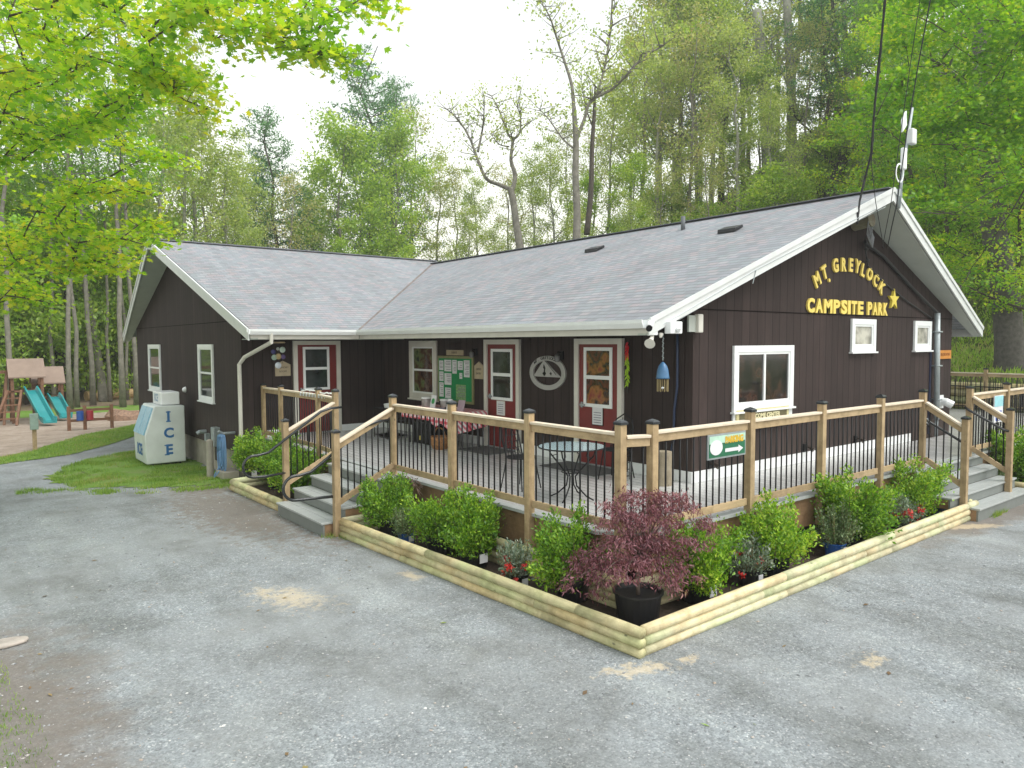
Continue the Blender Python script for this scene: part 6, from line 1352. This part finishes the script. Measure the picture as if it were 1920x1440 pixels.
# behind the wing roof
gW = 'woodland trees behind the left wing roof'
Wn = [('olive', 300, 44, 1.1), ('olive', 345, 48, 1.2), ('olive', 372, 50, 1.3), ('rust', 400, 52, 1.05), ('olive', 425, 47, .95), ('olive', 470, 54, 1.0), ('pine', 520, 58, .98), ('rust', 545, 50, .85), ('pine', 480, 60, .85), ('olive', 590, 60, .9), ('pine', 572, 62, .72), ('lime', 640, 54, 1.25), ('pine', 705, 60, 1.18), ('lime', 680, 54, 1.15), ('lime', 745, 56, 1.25), ('pine', 735, 66, 1.1), ('rust', 770, 60, 1.15), ('olive', 820, 60, .9), ('lime', 660, 48, .62), ('lime', 560, 46, .55), ('lime', 760, 48, .55), ('olive', 480, 44, .62), ('rust', 860, 58, .8), ('olive', 900, 56, .75), ('green', 500, 60, .72), ('green', 370, 60, .9), ('green', 600, 66, .75), ('lime', 700, 50, .5), ('olive', 320, 60, 1.1), ('olive', 440, 60, .8), ('rust', 620, 64, .8)]
desc = {'olive': 'sparse olive spring tree', 'rust': 'thin budding brownish tree', 'pine': 'dark green pine', 'lime': 'pale lime-green tree', 'green': 'full green tree', 'maple': 'yellow-green maple'}
def zone(px):
    for lim, s in ((350, 'behind the wing gable peak'), (450, 'above the wing roof left part'), (560, 'above the wing roof middle'), (680, 'left of the tall pine'), (790, 'around the tall pine'), (900, 'where the ridges meet'), (1030, 'around the crooked tree'), (1170, 'around the bare forked tree'), (1300, 'above the pair of roof vents'), (1450, 'behind the main ridge'), (1600, 'on the hill left of the thick cable'), (1760, 'on the hill behind the gable peak')):
        if px < lim: return s
    return 'on the bank at the right edge'
for i, (k, px, d, s) in enumerate(sorted(Wn, key=lambda q: q[1])):
    tree(k, px, d, s, desc[k]+' '+zone(px)+(' far back' if d > 57 else ' near the roof' if d < 50 else ''), gW, i % 2)
# two bare feature trees in the middle
big_trunk('crooked_tree', 'crooked twin-limbed bare tree behind the middle of the roof', [(978, 480, 34), (968, 420, 34), (962, 375, 34), (957, 352, 34)], [.2, .17, .16, .15], 'olive', 5, bark='bark_grey', limbs=[([(957, 355, 34), (935, 346, 34), (912, 335, 33), (896, 300, 33), (882, 262, 33), (862, 228, 33), (838, 205, 32)], .11, .02), ([(960, 358, 34), (966, 330, 34), (958, 300, 34), (961, 265, 34), (952, 250, 34), (938, 212, 34), (922, 180, 34)], .12, .02), ([(961, 262, 34), (974, 250, 34), (976, 222, 34), (970, 200, 34)], .07, .02), ([(896, 285, 33), (905, 240, 33), (908, 200, 32)], .06, .02), ([(955, 275, 34), (935, 270, 34), (920, 250, 34)], .04, .012)], nleaf=1500, ls=.13, sig=.35)
big_trunk('forked_bare_tree', 'tall bare forked tree reaching above the roof vents', [(1080, 470, 32), (1082, 400, 32), (1079, 330, 32), (1080, 270, 32), (1076, 200, 32)], [.18, .16, .145, .13, .09], 'olive', 6, bark='bark_grey', limbs=[([(1076, 205, 32), (1072, 160, 32), (1060, 120, 32), (1045, 75, 32), (1030, 30, 31), (1010, 0, 31)], .085, .02), ([(1080, 262, 32), (1095, 225, 32), (1104, 195, 32), (1118, 180, 32), (1135, 120, 32), (1145, 50, 32), (1150, -40, 32)], .085, .04), ([(1114, 184, 32), (1150, 165, 32), (1180, 135, 31), (1205, 108, 31), (1245, 85, 31)], .075, .03), ([(1078, 280, 32), (1055, 260, 32), (1030, 225, 32), (1012, 205, 32)], .05, .015)], nleaf=2200, ls=.14, sig=.4)
big_trunk('slim_dark_tree', 'dark second trunk beside the bare forked tree', [(1100, 440, 36), (1108, 360, 36), (1110, 280, 36), (1114, 215, 36), (1116, 160, 36)], [.15, .13, .11, .09, .04], 'olive', 7, limbs=[([(1112, 240, 36), (1098, 200, 36), (1090, 150, 36)], .05, .015)], nleaf=600, ls=.14, sig=.35)
gM = 'woodland trees behind the main roof'
Mn = [('olive', 880, 50, .62), ('olive', 925, 46, .5), ('rust', 960, 52, .7), ('olive', 1000, 50, .72), ('olive', 1040, 46, .72), ('rust', 1065, 52, .75), ('lime', 1110, 44, .62), ('olive', 1140, 46, .85), ('lime', 1180, 42, .66), ('rust', 1200, 48, 1.15), ('olive', 1235, 50, 1.35), ('lime', 1275, 50, 1.45), ('olive', 1230, 44, .95), ('olive', 1260, 52, 1.1), ('rust', 1290, 44, .9), ('pine', 1270, 54, .9), ('olive', 1330, 48, 1.1), ('pine', 1350, 52, .95), ('olive', 1380, 42, .85), ('rust', 1400, 50, 1.1), ('lime', 1420, 46, .72), ('olive', 1450, 54, 1.2), ('lime', 1530, 50, .8), ('olive', 1560, 60, 1.2), ('pine', 1540, 46, .85), ('rust', 1330, 38, .55), ('olive', 1440, 40, .6), ('rust', 1240, 38, .55), ('olive', 1080, 40, .5), ('lime', 1010, 40, .4), ('lime', 1600, 48, .75), ('olive', 980, 60, .7), ('rust', 1110, 60, .8), ('olive', 1180, 60, 1.1), ('olive', 1310, 60, 1.2), ('pine', 1480, 58, 1.1), ('rust', 1500, 44, .7), ('olive', 1190, 36, .5)]
for i, (k, px, d, s) in enumerate(sorted(Mn, key=lambda q: q[1])):
    tree(k, px, d, s, desc[k]+' '+zone(px)+(' far back' if d > 56 else ' near the roof' if d < 43 else ''), gM, i % 2)
# prominent trunks on the hill
for px0, py0, px1, py1, d, r_, bk, lb in ((1447, 362, 1418, 20, 44, .42, 'bark_pale', 'thick pale leaning trunk on the hill above the roof'), (1486, 358, 1474, -20, 44, .3, 'bark_pale', 'second thick pale trunk on the hill'), (1538, 352, 1572, 200, 42, .26, 'bark_dark', 'dark curving trunk on the hill left of the stub'), (1562, 348, 1582, 282, 40, .34, 'bark_dark', 'dark broken stub trunk left of the pale pair'), (1590, 366, 1580, -30, 42, .19, 'bark_pale', 'left one of the slim pale pair of trunks by the cable'), (1616, 372, 1600, -30, 41, .2, 'bark_pale', 'right one of the slim pale pair of trunks by the cable'), (1640, 380, 1650, 60, 46, .2, 'bark_dark', 'dark trunk behind the thick cable'), (1395, 380, 1385, 40, 48, .16, 'bark_grey', 'thin grey trunk left of the thick pale one'), (1310, 400, 1290, 60, 46, .14, 'bark_grey', 'thin grey trunk above the right roof vent'), (1752, 480, 1740, 100, 36, .16, 'bark_dark', 'dark slim trunk between the mast and the big oak'), (1812, 470, 1806, 100, 34, .3, 'bark_dark', 'dark trunk just left of the big oak'), (1868, 640, 1864, 380, 27, .24, 'bark_dark', 'dark mossy trunk touching the big oak on its left')):
    big_trunk('hill_tree', lb, [(px0, py0+60, d), (px0+(px1-px0)*.2, py0+(py1-py0)*.2, d), (px0+(px1-px0)*.55+4, py0+(py1-py0)*.5, d), (px1, py1, d)], [r_*1.1, r_, r_*.9, r_*.7], 'olive', int(px0), bark=bk, limbs=[([(px0+(px1-px0)*.5, py0+(py1-py0)*.5, d), (px0-30, py0+(py1-py0)*.6-25, d), (px0-60, py0+(py1-py0)*.7-40, d-1)], r_*.3, .03), ([(px0+(px1-px0)*.6, py0+(py1-py0)*.6, d), (px0+40, py0+(py1-py0)*.75-20, d), (px0+70, py0+(py1-py0)*.9-30, d-1)], r_*.3, .03)], nleaf=900, ls=.16, sig=.45, group='old trunks on the hill')
big_trunk('oak_tree', 'massive furrowed oak trunk on the grass bank at the right edge', [(1900, 720, 22.5), (1893, 640, 22.5), (1886, 560, 22.5), (1873, 480, 22.5), (1862, 420, 22.5), (1858, 330, 22.5), (1850, 220, 22.5), (1840, 80, 22.5), (1836, -60, 22.5)], [.55, .4, .38, .36, .33, .3, .27, .25, .22], bark='bark_oak', limbs=[([(1856, 300, 22.5), (1800, 270, 21), (1760, 250, 20)], .12, .04), ([(1848, 200, 22.5), (1800, 150, 21), (1760, 120, 20)], .1, .04), ([(1860, 380, 22.5), (1900, 330, 22), (1940, 300, 21)], .12, .05)], lm='green', nleaf=1500, ls=.13, sig=.5)
# undergrowth and trees right of the gable
gR = 'leafy trees on the right-hand bank'
Rn = [('green', 1700, 34, .62), ('green', 1760, 30, .5), ('lime', 1730, 36, .6), ('maple', 1690, 38, .85), ('green', 1800, 40, .9), ('maple', 1830, 34, .72), ('green', 1880, 36, .8), ('lime', 1920, 34, .7), ('green', 1960, 30, .8), ('green', 1650, 42, .75), ('maple', 1760, 44, 1.0), ('green', 1850, 50, 1.1), ('green', 1700, 54, 1.1), ('olive', 1640, 52, 1.1), ('green', 1930, 44, 1.1), ('maple', 1900, 28, .55), ('maple', 1980, 26, .7)]
for i, (k, px, d, s) in enumerate(sorted(Rn, key=lambda q: q[1])):
    tree(k, px, d, s, desc[k]+' '+zone(px)+(' far back' if d > 42 else ' low by the roof edge' if s < .4 else ''), gR, i % 2)
for i in range(16):
    px = 1640+i*19+rt.uniform(-6, 6); tree('under', px, rt.uniform(36, 46), rt.uniform(.6, .95), 'bright undergrowth sapling '+zone(px), 'undergrowth saplings on the hill', i % 2, .8, 'sapling')
for i in range(22):
    px = 880+i*34+rt.uniform(-10, 10); tree('under', px, rt.uniform(34, 50), rt.uniform(.7, 1.15), 'undergrowth sapling '+zone(px), 'undergrowth saplings behind the main roof', i % 2, .9, 'sapling')

# ---- near maples whose boughs reach into the picture
def lobed(C, size, rng, down=.6):
    a = np.array([0, .32, .42, .75, 1.0, 1.32, math.pi, 2*math.pi-1.32, 2*math.pi-1.0, 2*math.pi-.75, 2*math.pi-.42, 2*math.pi-.32]); r_ = np.array([1, .5, .55, .9, .42, .72, .38, .72, .42, .9, .55, .5])
    n = len(C); nn = rng.normal(0, .55, (n, 3)); nn[:, 2] += 1.0; nn /= np.linalg.norm(nn, axis=1)[:, None]
    d = rng.normal(0, 1, (n, 3)); d -= nn*(d*nn).sum(1)[:, None]; d /= np.linalg.norm(d, axis=1)[:, None]; s = np.cross(nn, d); S = (size*rng.uniform(.6, 1.2, n))[:, None]
    V = [C+d*S*r_[k]*math.cos(a[k])+s*S*r_[k]*math.sin(a[k])-nn*S*.12*abs(math.sin(a[k])) for k in range(12)]; return np.stack(V, 1).reshape(-1, 3)
def near_maple(label, base, height, targets, ls, per, seed, sig, r0=.3, cat='tree', name='maple_tree', flat=.35):
    t = thing(name, label, cat, tuple(base)); rng = np.random.default_rng(seed); mb = MB(); base = Vector(base); C = []
    mb.tube([base, base+Vector((.1, 0, height*.3)), base+Vector((0, .15, height*.6)), base+Vector((.1, .1, height))], [r0*1.3, r0, r0*.8, r0*.3], 12); mb.build('trunk', M['bark_oak'], t, smooth=True); lb_ = MB()
    nodes = [base+Vector((.05, .1, height*k)) for k in np.linspace(.35, .97, 9)]; nd = [0.0]*9
    E_ = sorted([ray_pt(*q) for q in targets], key=lambda e: (e-base).length)
    for e in E_:
        sc_ = [(e-n).length+.25*g+(1.2*max(0, n.z-e.z-.5)) for n, g in zip(nodes, nd)]; i = int(np.argmin(sc_)); p = nodes[i]; L = (e-p).length
        mid = (p+e)/2+Vector((rng.normal(0, .06*L), rng.normal(0, .06*L), .07*L)); n = max(3, int(L/.35)); P = [Vector(bez([p, mid, e], q)) for q in np.linspace(0, 1, n+1)]
        r1 = .02 if L > 3 else .011; lb_.tube(P, list(np.linspace(min(.09, r1*(1+L*.35)), .005, n+1)), 5)
        for q in P[1:]: nodes.append(q); nd.append(nd[i]+(q-p).length)
        for j in range(9):
            b = P[max(1, n-int(rng.integers(0, max(1, min(n, 5)))))]; v = Vector(rng.normal(0, 1, 3)); v.z *= .22; tip = b+v.normalized()*rng.uniform(.2, .7)*sig*5
            lb_.tube([b, (b+tip)/2+Vector((0, 0, .03)), tip], [.004, .003, .0015], 3)
            for s_ in range(4):
                c = np.array(b.lerp(tip, rng.uniform(.2, 1.05))); m_ = max(2, int(per/36)); C.append(c+rng.normal(0, 1, (m_, 3))*sig*np.array([1, 1, flat]))
    lb_.build('limbs', M['bark_dark'], t, smooth=True); C = np.concatenate(C)
    if base.x > 0: C = C[~((C[:, 0] < 10.3) & (C[:, 2] < 5.6))]
    C = C-np.array(base)
    mesh_obj('crown', polys_mesh('crown', lobed(C, ls, rng), 12), LM['maple' if base.x < 0 else 'maple_deep'], t); return t
r2 = np.random.default_rng(77); T = []
# fill of the upper left: boughs thin out to the right
for _ in range(420):
    py = r2.uniform(-60, 580); lim = np.interp(py, [-60, 40, 120, 180, 240, 330, 430, 500, 560, 590], [560, 470, 400, 330, 300, 300, 315, 250, 170, 60])
    px = r2.uniform(-140, lim); gap = math.sin(px*.03+py*.011)*math.cos(py*.035-px*.008)
    if gap < -.2: continue
    dd = float(np.interp(py, [-60, 150, 350, 560], [8.5, 9.5, 11.5, 13.5]))+r2.uniform(-1.5, 2.2); T.append((px, py, dd))
T = T[:225]
T += [(720, 2, 8.2), (690, -10, 8.4), (640, 20, 8.2), (600, -30, 8.3), (650, 108, 8.0), (620, 105, 8.1), (585, 100, 8.2), (545, 85, 8.2), (505, 70, 8.3), (560, 30, 8.3), (520, 10, 8.4), (480, 40, 8.5), (540, 55, 8.2), (460, 5, 8.6), (430, 60, 8.6), (590, 60, 8.1), (610, 80, 8.1), (350, 190, 9.2), (335, 160, 9.4), (345, 300, 11.5), (330, 305, 12), (385, 205, 9.2)]
near_maple('large maple with lime-green leaves overhanging from beyond the left edge', (-12.2, 6.2, 0), 9.5, T, .08, 96, 5, .15, .35)
T = []
for _ in range(400):
    py = r2.uniform(-60, 640); lim = np.interp(py, [-60, 60, 150, 250, 330, 420, 520, 600, 640], [1700, 1660, 1610, 1625, 1660, 1715, 1770, 1830, 1880]); px = r2.uniform(lim, 2010)
    if math.sin(px*.035)*math.cos(py*.045+px*.01) < -.1: continue
    if py > 350 and px > 1815: continue
    if py > 430 and r2.random() < .55: continue
    T.append((px, py, r2.uniform(15.5, 20)))
near_maple('yellow-green maple reaching in layered boughs over the right side', (15.5, -7.5, .5), 11, T[:200], .08, 190, 6, .26, .35, flat=.17)
# woodland that encloses the lot on the left, beyond the frame, and shades the wing
for i, (x, y, s) in enumerate(((-20, 4, .8), (-19, 14, .85), (-22, 22, .9), (-26, -4, .8), (-18, 27, .8))):
    t = copy_tree(PR_[('green', i % 2)]); t.location = (x, y, H(x, y)-.1); t.scale = (s, s, s); t.rotation_euler = (0, 0, i*1.3); t.name = 'broadleaf_tree'
    t['label'] = 'full green tree on the left side of the gravel lot beyond the overhanging maple'; t['group'] = 'trees along the left side of the lot'

# ---------------------------------------------------------------- thin volume added to lighten the distant woods
hz = MB().box((-175, -70, -3), (270, 310, 46)).build('added_haze', None, None); hz['kind'] = 'stuff'; hz['label'] = 'thin pale veil added to lighten the far trees'
hm_ = bpy.data.materials.new('added_haze_volume'); hm_.use_nodes = True; hn = hm_.node_tree; hn.nodes.remove(hn.nodes['Principled BSDF'])
pv = hn.nodes.new('ShaderNodeVolumePrincipled'); pv.inputs['Color'].default_value = (.96, 1, .98, 1); pv.inputs['Density'].default_value = .0014; pv.inputs['Anisotropy'].default_value = .3
hn.links.new(pv.outputs[0], hn.nodes['Material Output'].inputs['Volume']); hz.data.materials.append(hm_); hz.display_type = 'WIRE'
sc.cycles.volume_bounces = 0
